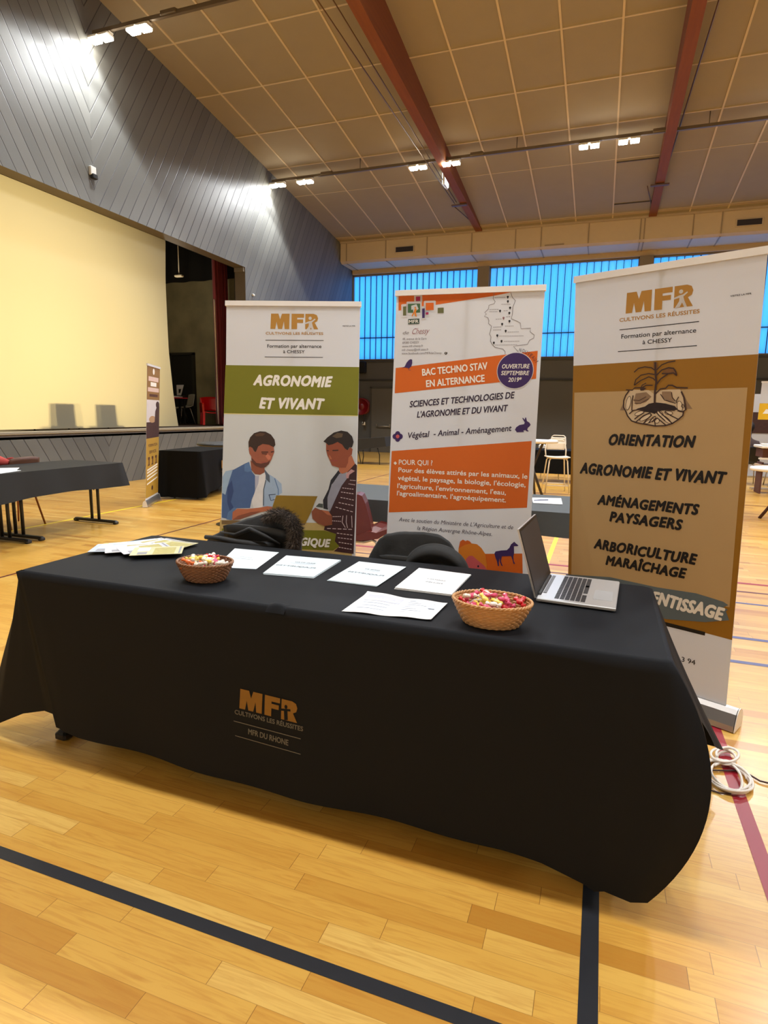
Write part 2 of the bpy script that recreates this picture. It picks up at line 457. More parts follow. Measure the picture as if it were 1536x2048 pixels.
# masking drape above the side wall and the dark doorway
md = MB(); dtop = ony(400, 562, 14.40).z
md.grid(lambda u, v: (-15.2 + 6.1 * u, 14.40 + .04 * math.sin(u * 60), dtop + (7.0 - dtop) * v), 90, 3, M_BLACKP, th=.01)
tag(md.build('stage_drape'), 'black masking drape across the top of the dark stage side wall', 'drape')
da = ony(343, 710, 14.49); db = ony(388, 711, 14.49); dz = da.z
dd = MB(); dd.box(((da.x + db.x) / 2, 14.475, (1 + dz) / 2), (abs(db.x - da.x), .05, dz - 1), mat('stage_door_black', (24, 23, 18), .6))
for sx in (da.x, db.x): dd.box((sx, 14.46, (1 + dz) / 2), (.07, .09, dz - 1 + .06), mat('stage_door_frame', (40, 38, 30), .6))
dd.box(((da.x + db.x) / 2, 14.46, dz + .02), (abs(db.x - da.x) + .07, .09, .07), mat('stage_door_frame', (40, 38, 30), .6))
struct('door_2', dd)
# stage ceiling lamp glimpse
c0 = ony(358, 552, 13.0)
sl = MB(); sl.box(c0, (.22, .1, .05), mat('dim_metal', (150, 140, 120), .4), bev=.01)
sl.tube([c0 + Vector((0, 0, .02)), (c0.x, c0.y, 7.04)], .012, mat('dim_metal', (150, 140, 120), .4))
tag(sl.build('stage_lamp'), 'small dim lamp hanging in the dark above the stage beside the screen', 'lamp')
sld = bpy.data.lights.new('stage_bulb', 'POINT'); sld.energy = 16; sld.color = (1.0, .88, .66); sld.shadow_soft_size = .1
slo = bpy.data.objects.new('stage_bulb', sld); COL.objects.link(slo); slo.location = c0 + Vector((0, -.25, -.35))

# ---------------- window wall
M_WALLD = mat('wall_dark', (84, 82, 78), 0.7, var=.05, scale=1.2)
M_PIER = mat('pier_grey', (128, 112, 88), 0.7)
wf = MB(); Wz0, Wz1 = 3.24, 6.12
wf.box(((XL + XR) / 2, YF + .1, Wz0 / 2), (XR - XL, .2, Wz0), M_WALLD)
wf.box(((XL + XR) / 2, YF + .1, (Wz1 + 7.1) / 2), (XR - XL, .2, 7.1 - Wz1), M_PIER)
piers = [-4.18 + 4.845 * i for i in range(0, 5)]
for x in piers: wf.box((x + .2, YF + .02, (Wz0 + Wz1) / 2), (.38, .36, Wz1 - Wz0), M_PIER)
for z, h, m in ((2.55, .05, mat('wall_rail', (44, 42, 40), .6)), (3.20, .06, mat('sill_dark', (60, 58, 56), .5))):
    wf.box(((XL + XR) / 2, YF - .02, z), (XR - XL, .05, h), m)
struct('wall_far', wf)
# windows: ribbed translucent channel glazing lit by the dusk
def glazing():
    m = bpy.data.materials.new('channel_glazing'); m.use_nodes = True
    g = NT(m); t = m.node_tree; t.nodes.clear()
    o = g.n('ShaderNodeOutputMaterial'); tr = g.n('ShaderNodeBsdfTranslucent'); gl = g.n('ShaderNodeBsdfGlossy')
    tr.inputs[0].default_value = (*lin((205, 240, 255)), 1); gl.inputs['Roughness'].default_value = .25; gl.inputs[0].default_value = (.8, .8, .8, 1)
    ms = g.n('ShaderNodeMixShader'); ms.inputs[0].default_value = .05
    t.links.new(tr.outputs[0], ms.inputs[1]); t.links.new(gl.outputs[0], ms.inputs[2]); t.links.new(ms.outputs[0], o.inputs[0])
    return m
M_GLAZE = glazing(); M_JOINT = mat('glazing_joint', (14, 84, 130), .5); M_FRAME = mat('window_frame_brown', (120, 104, 80), .5)
edges = [XL + .02] + [v for x in piers for v in (x + .01, x + .39)]
zm = ony(760, 675, YF).z
k = 0
for i in range(0, len(edges) - 1, 2):
    xa, xb = edges[i], edges[i + 1]; k += 1
    w = MB()
    n = round((xb - xa) / 0.214); p = (xb - xa) / n
    for j in range(n):
        x0 = xa + j * p; q = .022
        prof = [(x0 + q, .03), (x0 + q, -.005), (x0 + q + .02, -.022), (x0 + p - q - .02, -.022), (x0 + p - q, -.005), (x0 + p - q, .03)]
        for za, zb in ((Wz0 + .03, zm - .02), (zm + .02, Wz1 - .03)):
            vsx = [(a, YF + .06 + b, za) for a, b in prof] + [(a, YF + .06 + b, zb) for a, b in prof]
            w.add(vsx, [[c, c + 1, c + 7, c + 6] for c in range(5)], M_GLAZE)
    wn = w.build('window_%d' % k); wn['kind'] = 'structure'
    fr = MB()
    for j in range(n + 1): fr.box((xa + j * p, YF + .075, (Wz0 + Wz1) / 2), (.026, .03, Wz1 - Wz0), M_JOINT)
    fr.box(((xa + xb) / 2, YF + .07, zm), (xb - xa, .05, .035), M_JOINT)
    fr.box(((xa + xb) / 2, YF + .03, Wz0 + .015), (xb - xa, .12, .03), M_FRAME)
    fr.box(((xa + xb) / 2, YF + .03, Wz1 - .02), (xb - xa, .12, .05), M_FRAME)
    for xx in (xa, xb): fr.box((xx, YF + .03, (Wz0 + Wz1) / 2), (.05, .12, Wz1 - Wz0), M_FRAME)
    fr.build('window_frame', None, wn)
# door in the far wall with a push bar
M_DOOR = mat('door_grey', (92, 88, 80), .55)
d = MB(); d.box((-7.36, YF - .02, 1.13), (.96, .04, 2.26), M_DOOR, bev=.004)
dr = d.build('door_1'); dr['kind'] = 'structure'
d = MB()
for x in (-7.87, -6.85): d.box((x, YF - .025, 1.15), (.06, .06, 2.32), mat('door_frame_grey', (70, 67, 62), .6))
d.box((-7.36, YF - .025, 2.30), (1.08, .06, .06), mat('door_frame_grey', (70, 67, 62), .6))
d.build('door_frame', None, dr)
d = MB(); M_BAR = mat('push_bar_steel', (170, 165, 155), .3, .8)
d.tube([(-7.62, YF - .1, .93), (-7.12, YF - .1, .93)], .018, M_BAR)
for x in (-7.62, -7.12): d.box((x, YF - .07, .95), (.05, .07, .12), M_BAR, bev=.01)
o = d.build('push_bar', None, dr); o['label'] = 'pale steel push bar'

# plain walls out of frame
wr = MB(); wr.add([(XR, YN, 0), (XR, YF, 0), (XR, YF, roof(YF)), (XR, RIDGE, roof(RIDGE)), (XR, YN, roof(YN))], [[4, 3, 2, 1, 0]], mat('wall_pale', (196, 186, 168), .8))
struct('wall_right', wr)
wnr = MB(); wnr.add([(XL, YN, 0), (XR, YN, 0), (XR, YN, roof(YN)), (XL, YN, roof(YN))], [[3, 2, 1, 0]], mat('wall_pale', (196, 186, 168), .8))
struct('wall_near', wnr)

# ---------------- ceiling: felt panels held by pale battens, a grid of 1.0 x 1.45 m
M_PANEL = mat('ceiling_panel', (153, 138, 112), 0.9, var=.05, scale=2.5, bump=.2, bscale=150)
M_BATT = mat('ceiling_batten', (206, 184, 146), 0.7)
ce = MB()
for a, b in ((YN, RIDGE), (RIDGE, YF)):
    ce.add([(XL, a, roof(a)), (XR, a, roof(a)), (XR, b, roof(b)), (XL, b, roof(b))], [[3, 2, 1, 0]], M_PANEL)
def batten(p, q, w, h=.018):
    p = Vector(p); q = Vector(q); d = (q - p).normalized(); sx = d.cross(Vector((0, 0, 1))).normalized() * w / 2
    n = Vector((0, 0, -h))
    vsx = [p - sx, p + sx, q + sx, q - sx]; vsx += [v + n for v in vsx]
    ce.add(vsx, [[4, 5, 6, 7], [0, 1, 5, 4], [1, 2, 6, 5], [2, 3, 7, 6], [3, 0, 4, 7]], M_BATT)
bx = [-8.0, -7.0, -6.0, -5.02, -3.09, -2.11, -1.15, -.16, 1.8, 2.72, 3.7, 4.7, 6.6, 7.6, 8.6, 9.6]
for x in bx:
    for a, b in ((YN, RIDGE), (RIDGE, 19.1)): batten((x, a, roof(a)), (x, b, roof(b)), .036)
bays = [(XL, -4.07), (-3.87, .80), (.97, 5.64), (5.8, 10.4)]
for i in range(-7, 6):
    y = 8.85 + 1.445 * i
    for xa, xb in bays: batten((xa, y, roof(y)), (xb, y, roof(y)), .030 if i < 5 else .018, .014 if i < 5 else .006)
# access hatch by the second beam
for ya in (ceil_y for ceil_y in (16.2, 18.3)):
    ce.box((.32, ya, roof(ya) - .012), (.92, .03, .02), mat('hatch_line', (74, 60, 42), .7))
struct('ceiling', ce)

# ---------------- laminated roof beams
M_BEAM = wood('laminated_timber', (112, 58, 16), (138, 76, 26), .8, 1)
def zb(y):
    yy = y if y >= RIDGE else 2 * RIDGE - y
    return 7.50 - (yy - RIDGE) * 0.0585
for i, (x, lab) in enumerate(((-3.97, 'brown laminated timber roof beam, the left one, with a lit emergency lamp on it'), (.885, 'brown laminated timber roof beam above the gap between middle and right banner'), (5.73, 'brown laminated timber roof beam beyond the right banner'))):
    b = MB(); w = .10; yy = [YN + .1, 2.0, RIDGE, 14.0, 19.25]
    pts = [(y, zb(y)) for y in yy] + [(19.25, roof(19.25) + .03), (RIDGE, roof(RIDGE) + .03), (YN + .1, roof(YN + .1) + .03)]
    b.prism([(x - w, a, c) for a, c in pts], (2 * w, 0, 0), M_BEAM)
    tag(b.build('roof_beam'), lab, 'beam')
    yb = 17.0
    br = MB(); br.box((x - (.12 if i == 0 else -.0), yb, zb(yb) - .03), (.42, .10, .035), mat('bracket_brown', (86, 60, 42), .5), bev=.006)
    br.tube([(x - .28, yb, zb(yb) - .03), (x - .1, yb + 1.4, zb(yb + 1.4) + .05)], .012, mat('bracket_brown', (86, 60, 42), .5))
    tag(br.build('beam_bracket'), ('small brown steel bracket under the left roof beam', 'small brown steel bracket under the roof beam above the right banner', 'small brown bracket under the roof beam beyond the right banner')[i], 'bracket')
def cable(pts, r, m, name, label, cat='cable', group=None):
    c = MB(); c.tube(pts, r, m, n=6); return tag(c.build(name), label, cat, group)
M_WIRE = mat('wire_brown', (120, 88, 56), .35, .6)
A1 = Vector((-4.20, 16.9, zb(17.0) - .01)); B1 = onz(640, 8, 7.75); B2 = onz(666, 0, 7.95)
cable([A1 + (A1 - B1) * 0.0, B1, B1 + (B1 - A1) * .3], .012, M_WIRE, 'tension_wire', 'thin wire left of the left roof beam, the lower of the pair')
cable([A1 + Vector((.05, 0, .03)), B2, B2 + (B2 - A1) * .3], .012, M_WIRE, 'tension_wire', 'thin wire close beside the left roof beam, the upper of the pair')
A2 = ony(1326, 362, 17.0); B3 = onz(1438, 0, 7.8)
cable([A2, B3, B3 + (B3 - A2) * .3], .014, M_WIRE, 'tension_wire', 'thin wire running beside the roof beam above the right banner')

# ---------------- ventilation duct over the windows
M_DUCT = mat('duct_beige', (196, 172, 132), .6, var=.03); M_DSEAM = mat('duct_seam', (150, 128, 94), .6)
du = MB(); dx0, dx1 = XL + .02, XR - .05
sec = [(19.2, 6.33), (19.2, 6.90), (20.3, 6.90), (20.3, 6.13), (20.22, 6.13), (20.22, 6.27), (19.30, 6.27)]
du.prism([(dx0, a, b) for a, b in sec], (dx1 - dx0, 0, 0), M_DUCT)
for x in (-8.37, -6.99, -5.61, -4.19, -2.86, -2.11, -.78, .60, .70, 1.93, 2.62, 4.0, 5.3, 6.7, 8.2):
    du.box((x, 19.192, 6.61), (.03, .02, .56), M_DSEAM)
    du.box((x, 19.76, 6.262), (.03, 1.0, .014), M_DSEAM)
du.box((-1.72, 19.19, 6.36), (.55, .02, .035), M_DSEAM)
dobj = tag(du.build('air_duct'), 'long beige boxed air duct running under the ceiling over the windows', 'duct')
lg = MB(); lg.box(((dx0 + dx1) / 2, 19.08, 6.99), (dx1 - dx0, .5, .06), mat('duct_ledge', (180, 158, 124), .7))
lg.box(((dx0 + dx1) / 2, 19.18, 6.93), (dx1 - dx0, .04, .10), mat('duct_ledge', (180, 158, 124), .7))
lo = struct('trim_2', lg)
for xc in (-6.35, 3.27, 8.1):
    v = MB(); v.box((xc, 19.185, 6.56), (.66, .03, .20), mat('vent_frame', (186, 164, 128), .5), bev=.005)
    for q in range(5): v.box((xc, 19.165, 6.50 + q * .03), (.58, .012, .012), mat('vent_dark', (40, 26, 22), .6))
    v.box((xc, 19.168, 6.56), (.58, .006, .15), mat('vent_dark', (40, 26, 22), .6))
    v.build('vent_grille', None, dobj)

# ---------------- lighting tracks
M_TRACK = mat('track_grey', (112, 98, 78), .5, .3); M_HEAD = mat('head_white', (230, 226, 215), .4)
M_LED = emit('led_lens', (255, 250, 238), 60.0)
def track(y, z, label, glab, xs):
    t = MB(); t.box(((XL + .1 + 13) / 2, y, z + .10), (13 - XL - .1, .055, .06), M_TRACK)
    tr = tag(t.build('lighting_track'), label, 'lighting track')
    for q, x in enumerate(xs):
        j = MB(); j.box((x + 1.0, y - .01, z + .12), (.30, .09, .07), M_TRACK, bev=.01); j.tube([(x + .95, y, z + .1), (x + 1.1, y + .06, z + .19), (x + 1.2, y, z + .1)], .012, M_TRACK); j.build('track_joint', None, tr)
        r = MB(); r.tube([(x + 1.9, y, z + .12), (x + 1.9, y, roof(y) - .002)], .010, M_TRACK); r.build('hanging_rod', None, tr)
        for s in (-.40, .40):
            f = thing('floodlight', glab(q, s), 'floodlight', (x + s, y, z), 0, 'floodlights on the lighting tracks')
            hb = MB(); hb.box((0, 0, .045), (.44, .10, .03), M_HEAD, bev=.008); hb.build('housing', None, f)
            for e in (-.115, .115):
                h = MB(); h.box((e, -.01, .010), (.19, .17, .05), M_HEAD, bev=.012); hd = h.build('led_head', None, f)
                l = MB(); l.box((e, -.012, -.030), (.175, .155, .030), M_LED, bev=.012); l.build('lens', None, hd)
            ld = bpy.data.lights.new('led', 'SPOT'); ld.energy = TRACK_W * (.42 if (q == 0 and s < 0) else (.8 if y < 3 else 1.0)); ld.color = TRACK_RGB; ld.spot_size = math.radians(128); ld.spot_blend = .14; ld.shadow_soft_size = .12
            lo_ = bpy.data.objects.new('led_light', ld); COL.objects.link(lo_); lo_.parent = f; lo_.location = (0, -.03, -.06)
            lo_.rotation_euler = (math.radians(-17), 0, 0)
    return tr
NAMES = ('at the gable wall', 'by the left beam', 'by the middle', 'right of the middle', 'farthest right')
XS = [-7.95, -4.16, -.31, 3.55, 7.4]
track(14.68, 7.17, 'grey lighting track hanging across the hall, the farther one, with floodlights', lambda q, s: ('left' if s < 0 else 'right') + ' floodlight of the pair on the far track ' + NAMES[q], XS)
track(8.85, 7.50, 'grey lighting track hanging across the hall, the nearer one at the top left', lambda q, s: ('left' if s < 0 else 'right') + ' floodlight of the pair on the near track ' + NAMES[q], XS)
track(2.25, 7.20, 'grey lighting track hanging over the stand, above the frame', lambda q, s: ('left' if s < 0 else 'right') + ' floodlight of the pair on the track above the stand ' + NAMES[q], XS)
# emergency lamp on the left beam
e0 = onx(889, 353, -4.22)
em = thing('emergency_lamp', 'small bright emergency lamp fixed to the side of the left roof beam', 'lamp', e0)
q = MB(); q.box((0.03, 0, 0), (.05, .40, .50), M_HEAD, bev=.01); q.build('housing', None, em)
q = MB(); q.box((0.03, 0, -.01), (.09, .34, .44), emit('emergency_glow', (235, 245, 250), 2.5), bev=.01); q.build('diffuser', None, em)
# small box on the gable wall
bpos = onx(185, 342, XL + .03)
q = MB(); q.box(bpos, (.06, .12, .14), mat('sensor_white', (220, 220, 216), .5), bev=.008); q.box(bpos + Vector((.02, .01, -.09)), (.07, .11, .08), mat('sensor_black', (30, 30, 30), .5), bev=.01)
tag(q.build('wall_sensor'), 'small white and black sensor box on the chevron boarded wall', 'sensor')
bpos = onx(507, 590, XL + .02); q = MB(); q.box(bpos, (.05, .08, .05), mat('sensor_white', (220, 220, 216), .5), bev=.01)
tag(q.build('wall_sensor'), 'tiny white fitting on the dark wall above the left banner', 'sensor')

# ================================================================== STAGE THINGS
M_SCREEN = mat('screen_cloth', (250, 240, 205), .9, var=.015, scale=.6, trans=.75)
SX = -9.0
edge_px = [(331, 487), (331, 560), (336, 700), (344, 790), (352, 853)]
ez = [(onx(a, b, SX).y, onx(a, b, SX).z) for a, b in edge_px]
def edge_y(z):
    for (y0, z0), (y1, z1) in zip(ez, ez[1:]):
        if z0 >= z >= z1: return y0 + (y1 - y0) * (z0 - z) / (z0 - z1)
    return ez[0][0] if z > ez[0][1] else ez[-1][0]
zt, zb_ = 4.985, 1.03
sc = MB()
def sfn(u, v):
    z = zb_ + (zt - zb_) * v
    y1 = edge_y(z); y0 = 4.15
    y = y0 + (y1 - y0) * u
    return (SX + .012 * math.sin(y * 2.2 + z) * (1 - v) + (.06 * (u ** 8) * (1 - v) ** 3), y, z)
sc.grid(sfn, 60, 30, M_SCREEN)
scr = tag(sc.build('projection_screen'), 'huge cream projection cloth lit from behind, filling the stage opening', 'screen')
q = MB(); q.tube([(SX, 4.1, zt + .01), (SX, ez[0][0], zt + .01)], .03, mat('bar_black', (20, 20, 20), .5)); q.build('top_bar', None, scr)
for yy, zz in ((6.0, 2.2), (8.4, 2.6), (10.6, 2.2)):
    ld = bpy.data.lights.new('stage_lamp', 'SPOT'); ld.energy = STAGE_W; ld.color = (1.0, .80, .42); ld.spot_size = math.radians(88); ld.spot_blend = .8; ld.shadow_soft_size = .25
    tgt = Vector((SX, min(yy, 8.2), 2.6)); src = Vector((-13.8, yy - (1.5 if yy > 9 else 0), zz))
    f = thing('stage_light', 'warm stage lamp standing behind the projection screen', 'lamp', src, 0, 'warm lamps behind the screen')
    h = MB(); h.lathe([(.10, -.16), (.11, .10), (.12, .12)], M_BLACKP, 16, M=(tgt - src).to_track_quat('Z', 'Y').to_matrix().to_4x4()); h.tube([(0, 0, -.1), (0, 0, 1.0 - src.z)], .02, M_BLACKP); h.build('lamp_body', None, f)
    lo_ = bpy.data.objects.new('lamp_light', ld); COL.objects.link(lo_); lo_.parent = f; lo_.rotation_euler = (tgt - src).to_track_quat('-Z', 'Y').to_euler(); lo_.location = (tgt - src).normalized() * .16
# curtain
M_VELVET = mat('velvet_maroon', (116, 22, 30), .85, sheen=.4, var=.15)
cu = MB(); ca = onx(427, 600, -9.75); cb = 14.30
def cfn(u, v):
    y = ca.y + .02 + (cb - ca.y) * u
    return (-9.75 + .07 * math.sin(u * 34) * (1 - .3 * v) + .02 * math.sin(u * 90), y + .02 * math.sin(v * 5), 1.03 + (6.4 - 1.03) * v)
cu.grid(cfn, 90, 10, M_VELVET, th=.012)
cur = tag(cu.build('stage_curtain'), 'dark red velvet curtain hanging in folds at the side of the stage', 'curtain')
q = MB(); q.grid(lambda u, v: (-9.70, ca.y - .02 + .06 * u - .03 * v, 1.03 + 3.2 * v), 2, 8, mat('curtain_lining', (240, 214, 190), .8), th=.01)
o = q.build('lining', None, cur); o['label'] = 'pale lining edge'
# stacking chairs on the stage
def shell_chair(name, label, m_shell, m_leg, loc, rz, hole=None, group=None, sc_=1.0):
    t = thing(name, label, 'chair', loc, rz, group)
    def back(u, v):
        w = .21 - .02 * v; x = (u - .5) * 2 * w
        return (x * sc_, (-.20 - .07 * v - .035 * (1 - (2 * u - 1) ** 2) ) * sc_, (.50 + .33 * v - .02 * abs(2 * u - 1) ** 3 * v) * sc_)
    b = MB(); b.grid(back, 12, 8, m_shell, th=.012)
    if hole: b.lathe([(.001, 0), (.035, 0)], hole, 16, c=(.12 * sc_, -.262 * sc_, .76 * sc_), M=None)
    b.build('backrest', None, t)
    s = MB(); s.grid(lambda u, v: ((u - .5) * .42 * sc_, (-.20 + .42 * v) * sc_, (.445 + .03 * (2 * u - 1) ** 2 - .02 * v ** 4 + .05 * (1 - v) ** 6) * sc_), 12, 10, m_shell, th=.012); s.build('seat', None, t)
    for sx in (-1, 1):
        for y0, y1 in ((-.13, -.24), (.13, .20)):
            l = MB(); l.tube([(sx * .14 * sc_, y0 * sc_, .43 * sc_), (sx * .19 * sc_, y0 * sc_, .40 * sc_), (sx * .225 * sc_, y1 * sc_, .0)], .011, m_leg); l.build('leg', None, t)
    return t
M_STEEL = mat('tube_steel', (196, 190, 178), .3, .7)
p = onz(367, 850, 1.0); Yc = 14.05
k1 = ony(366, 806, Yc)
shell_chair('stacking_chair', 'pale grey plastic chair with steel legs on the stage before the dark doorway', mat('shell_grey', (176, 172, 156), .5), M_STEEL, (k1.x, Yc, 1.0), PI * .85, hole=M_BLACKP)
# maroon covered table with laptop and cloth
k1 = ony(357, 850, 13.3); k0 = ony(341, 795, 13.3)
q = MB(); wdt = .5
q.grid(lambda u, v: (k0.x + (k1.x + .06 - k0.x) * u + .02 * math.sin(v * 3) , 13.1 + .03 * math.sin(u * 24), 1.0 + (k0.z - 1.0) * v), 24, 6, mat('maroon_cloth', (176, 34, 52), .8, var=.2), th=.01)
q.box(((k0.x + k1.x) / 2, 13.4, k0.z - .01), (k1.x - k0.x + .05, .6, .03), mat('maroon_cloth', (176, 34, 52), .8, var=.2), bev=.01)
for sx in (k0.x + .05, k1.x - .02): q.box((sx, 13.6, (1.01 + k0.z) / 2), (.04, .04, k0.z - 1.02), M_BLACKP)
tag(q.build('covered_table'), 'small table under a maroon cloth on the stage at the screen edge', 'table')
k2 = ony(345, 792, 13.3)
q = MB(); q.box((k2.x, 13.4, k0.z + .02), (.26, .3, .04), mat('cloth_white', (226, 222, 226), .8), bev=.018); tag(q.build('folded_cloth'), 'folded white cloth on the maroon covered stage table', 'cloth')
q = MB(); q.box((k2.x + .02, 13.5, k0.z + .05), (.3, .2, .02), M_BLACKP); q.add([(k2.x - .1, 13.6, k0.z + .05), (k2.x + .12, 13.5, k0.z + .06), (k2.x + .22, 13.5, k0.z + .34), (k2.x - .1, 13.6, k0.z + .34)], [[0, 1, 2, 3]], mat('cloth_white', (226, 222, 226), .8))
q.add([(k2.x - .1, 13.612, k0.z + .05), (k2.x + .12, 13.512, k0.z + .06), (k2.x + .22, 13.512, k0.z + .34), (k2.x - .1, 13.612, k0.z + .34)], [[3, 2, 1, 0]], M_BLACKP)
tag(q.build('propped_board'), 'pale slanted board propped on the maroon covered stage table', 'board')
# red moulded armchair
k1 = ony(424, 812, 14.0); M_REDP = mat('plastic_red', (214, 12, 10), .3, coat=.3)
t = thing('armchair', 'glossy red moulded plastic armchair on the stage by the curtain', 'armchair', (k1.x, 14.0, 1.0), PI * .25)
q = MB(); q.grid(lambda u, v: ((u - .5) * .5 * (1 + .1 * v), .22 + .08 * v - .10 * (2 * u - 1) ** 2, .35 + .38 * v + .03 * math.sin(PI * u)), 12, 6, M_REDP, th=.025); q.build('backrest', None, t)
q = MB(); q.grid(lambda u, v: ((u - .5) * .46, -.22 + .44 * v, .36 - .03 * math.sin(PI * u)), 8, 6, M_REDP, th=.025); q.build('seat', None, t)
for sx in (-1, 1):
    q = MB(); q.prism([(sx * .24, .24, .33), (sx * .24, -.24, .33), (sx * .25, -.25, .55), (sx * .25, -.18, .58), (sx * .25, .24, .60)], (sx * .05, 0, 0), M_REDP); q.build('armrest', None, t)
    for sy in (-1, 1):
        q = MB(); q.prism([(sx * .25 - .03, sy * .2 - .05, .36), (sx * .25 + .03, sy * .2 - .05, .36), (sx * .25 + .03, sy * .2 + .05, .36), (sx * .25 - .03, sy * .2 + .05, .36)], (sx * .02, sy * .03, -.36), M_REDP); q.build('leg', None, t)
# lounge chairs whose silhouettes show through the screen
for yy, lab in ((8.18, 'chair showing as a grey silhouette through the screen, the left one'), (9.13, 'chair showing as a grey silhouette through the screen, the right one')):
    t = thing('lounge_chair', lab, 'chair', (SX - .30, yy, 1.0), 0)
    q = MB(); q.prism([(0.05, -.26, .06), (0.05, .26, .06), (0.12, .23, .50), (0.12, -.25, .50)], (-.04, 0, 0), M_BLACKP); q.build('backrest', None, t)
    q = MB(); q.box((-.2, 0, .10), (.5, .84, .08), M_BLACKP, bev=.03); q.build('seat', None, t)
    for sx, sy in ((-.4, -.36), (-.4, .36), (0.0, -.36), (0.0, .36)):
        l = MB(); l.tube([(sx, sy, 0), (sx, sy, .08)], .015, M_BLACKP); l.build('leg', None, t)

# ================================================================== MAIN TABLE WITH ITS CLOTH
TZ = 0.755
TX0, TX1, TY0, TY1 = -2.165, 0.225, 1.685, 2.468
M_CLOTH = mat('black_cloth', (24, 26, 30), .7, var=.10, scale=3, bump=.10, bscale=900, sheen=.0, spec=.15)
M_LEGB = mat('leg_black', (22, 22, 22), .4, coat=.2)
def folding_table(name, label, cx, cy, L, Wd, z, axis='x', group=None, foot_end=0.12, posts=2, m=M_LEGB):
    """rectangular folding table: top and two T shaped legs"""
    t = thing(name, label, 'table', (cx, cy, 0), 0 if axis == 'x' else PI / 2, group)
    q = MB(); q.box((0, 0, z - .015), (L, Wd, .028), mat('table_top_grey', (130, 126, 118), .5), bev=.008)
    q.box((0, 0, z - .05), (L - .12, Wd - .12, .04), m); q.build('tabletop', None, t)
    for s in (-1, 1):
        x = s * (L / 2 - foot_end); q = MB()
        q.box((x, 0, .028), (.045, Wd * .86, .035), m, bev=.01)
        for e in (-1, 1):
            q.tube([(x, e * .055, .04), (x, e * .055, z - .06)], .018, m)
            q.box((x, e * Wd * .41, .018), (.06, .05, .036), m, bev=.012)
        q.tube([(x, 0, z * .55), (x - s * .30, 0, z - .06)], .010, m)
        q.build('leg', None, t)
    return t
folding_table('folding_table', 'folding table under the long black printed cloth, only a foot showing at left', (TX0 + TX1) / 2, (TY0 + TY1) / 2 + .0, TX1 - TX0 - .04, TY1 - TY0 - .04, TZ - .012, foot_end=.07)

def fold(x, z):
    t = max(0.0, min(1.0, (TZ - z) / TZ))
    return -.010 * t * math.sin(x * 5.1 + .8) - .008 * t * t * math.sin(x * 13.0) - .012 * t
# perimeter controls: (edge point, hem point, bulge)
CT = [
 ((-2.165, 1.685), (-2.02, 1.690, .105), (0, 0)),
 ((-1.95, 1.685), (-1.90, 1.690, .090), (0, 0)),
 ((-1.66, 1.685), (-1.66, 1.690, .088), (0, 0)),
 ((-1.20, 1.685), (-1.20, 1.690, .080), (0, 0)),
 ((-.88, 1.685), (-.88, 1.690, .075), (0, 0)),
 ((-.45, 1.685), (-.45, 1.690, .075), (0, 0)),
 ((-.20, 1.685), (-.20, 1.690, .075), (0, 0)),
 ((-.05, 1.685), (-.08, 1.690, .068), (0, 0)),
 ((.07, 1.685), (.045, 1.688, .048), (0, -.01)),
 ((.16, 1.685), (.10, 1.668, .040), (.01, -.01)),
 ((.205, 1.690), (.17, 1.655, .038), (.05, -.01)),
 ((.220, 1.700), (.210, 1.66, .045), (.125, -.01)),
 ((.225, 1.710), (.248, 1.69, .09), (.105, .00)),
 ((.225, 1.740), (.275, 1.76, .16), (.05, .0)),
 ((.225, 1.82), (.27, 1.86, .30), (.02, 0)),
 ((.225, 1.95), (.28, 1.98, .42), (0, 0)),
 ((.225, 2.10), (.31, 2.12, .44), (0, 0)),
 ((.225, 2.28), (.40, 2.30, .32), (-.01, 0)),
 ((.225, 2.40), (.49, 2.40, .18), (-.01, 0)),
 ((.224, 2.455), (.540, 2.47, .130), (-.012, 0)),
 ((.200, 2.468), (.40, 2.52, .12), (0, 0)),
 ((.05, 2.468), (.05, 2.50, .10), (0, 0)),
 ((-.60, 2.468), (-.60, 2.50, .10), (0, 0)),
 ((-1.30, 2.468), (-1.30, 2.50, .10), (0, 0)),
 ((-1.95, 2.468), (-1.98, 2.50, .10), (0, 0)),
 ((-2.14, 2.468), (-2.26, 2.54, .10), (0, 0)),
 ((-2.162, 2.455), (-2.40, 2.48, .12), (0, 0)),
 ((-2.165, 2.38), (-2.36, 2.35, .20), (0, 0)),
 ((-2.165, 2.10), (-2.28, 2.08, .30), (0, 0)),
 ((-2.165, 1.86), (-2.34, 1.84, .20), (0, 0)),
 ((-2.165, 1.74), (-2.46, 1.73, .06), (-.01, 0)),
 ((-2.163, 1.700), (-2.36, 1.690, .05), (0, 0)),
 ((-2.160, 1.690), (-2.20, 1.690, .13), (0, 0)),
 ((-2.155, 1.686), (-2.08, 1.692, .165), (0, 0)),
 ((-2.150, 1.685), (-2.035, 1.692, .160), (0, 0)),
]
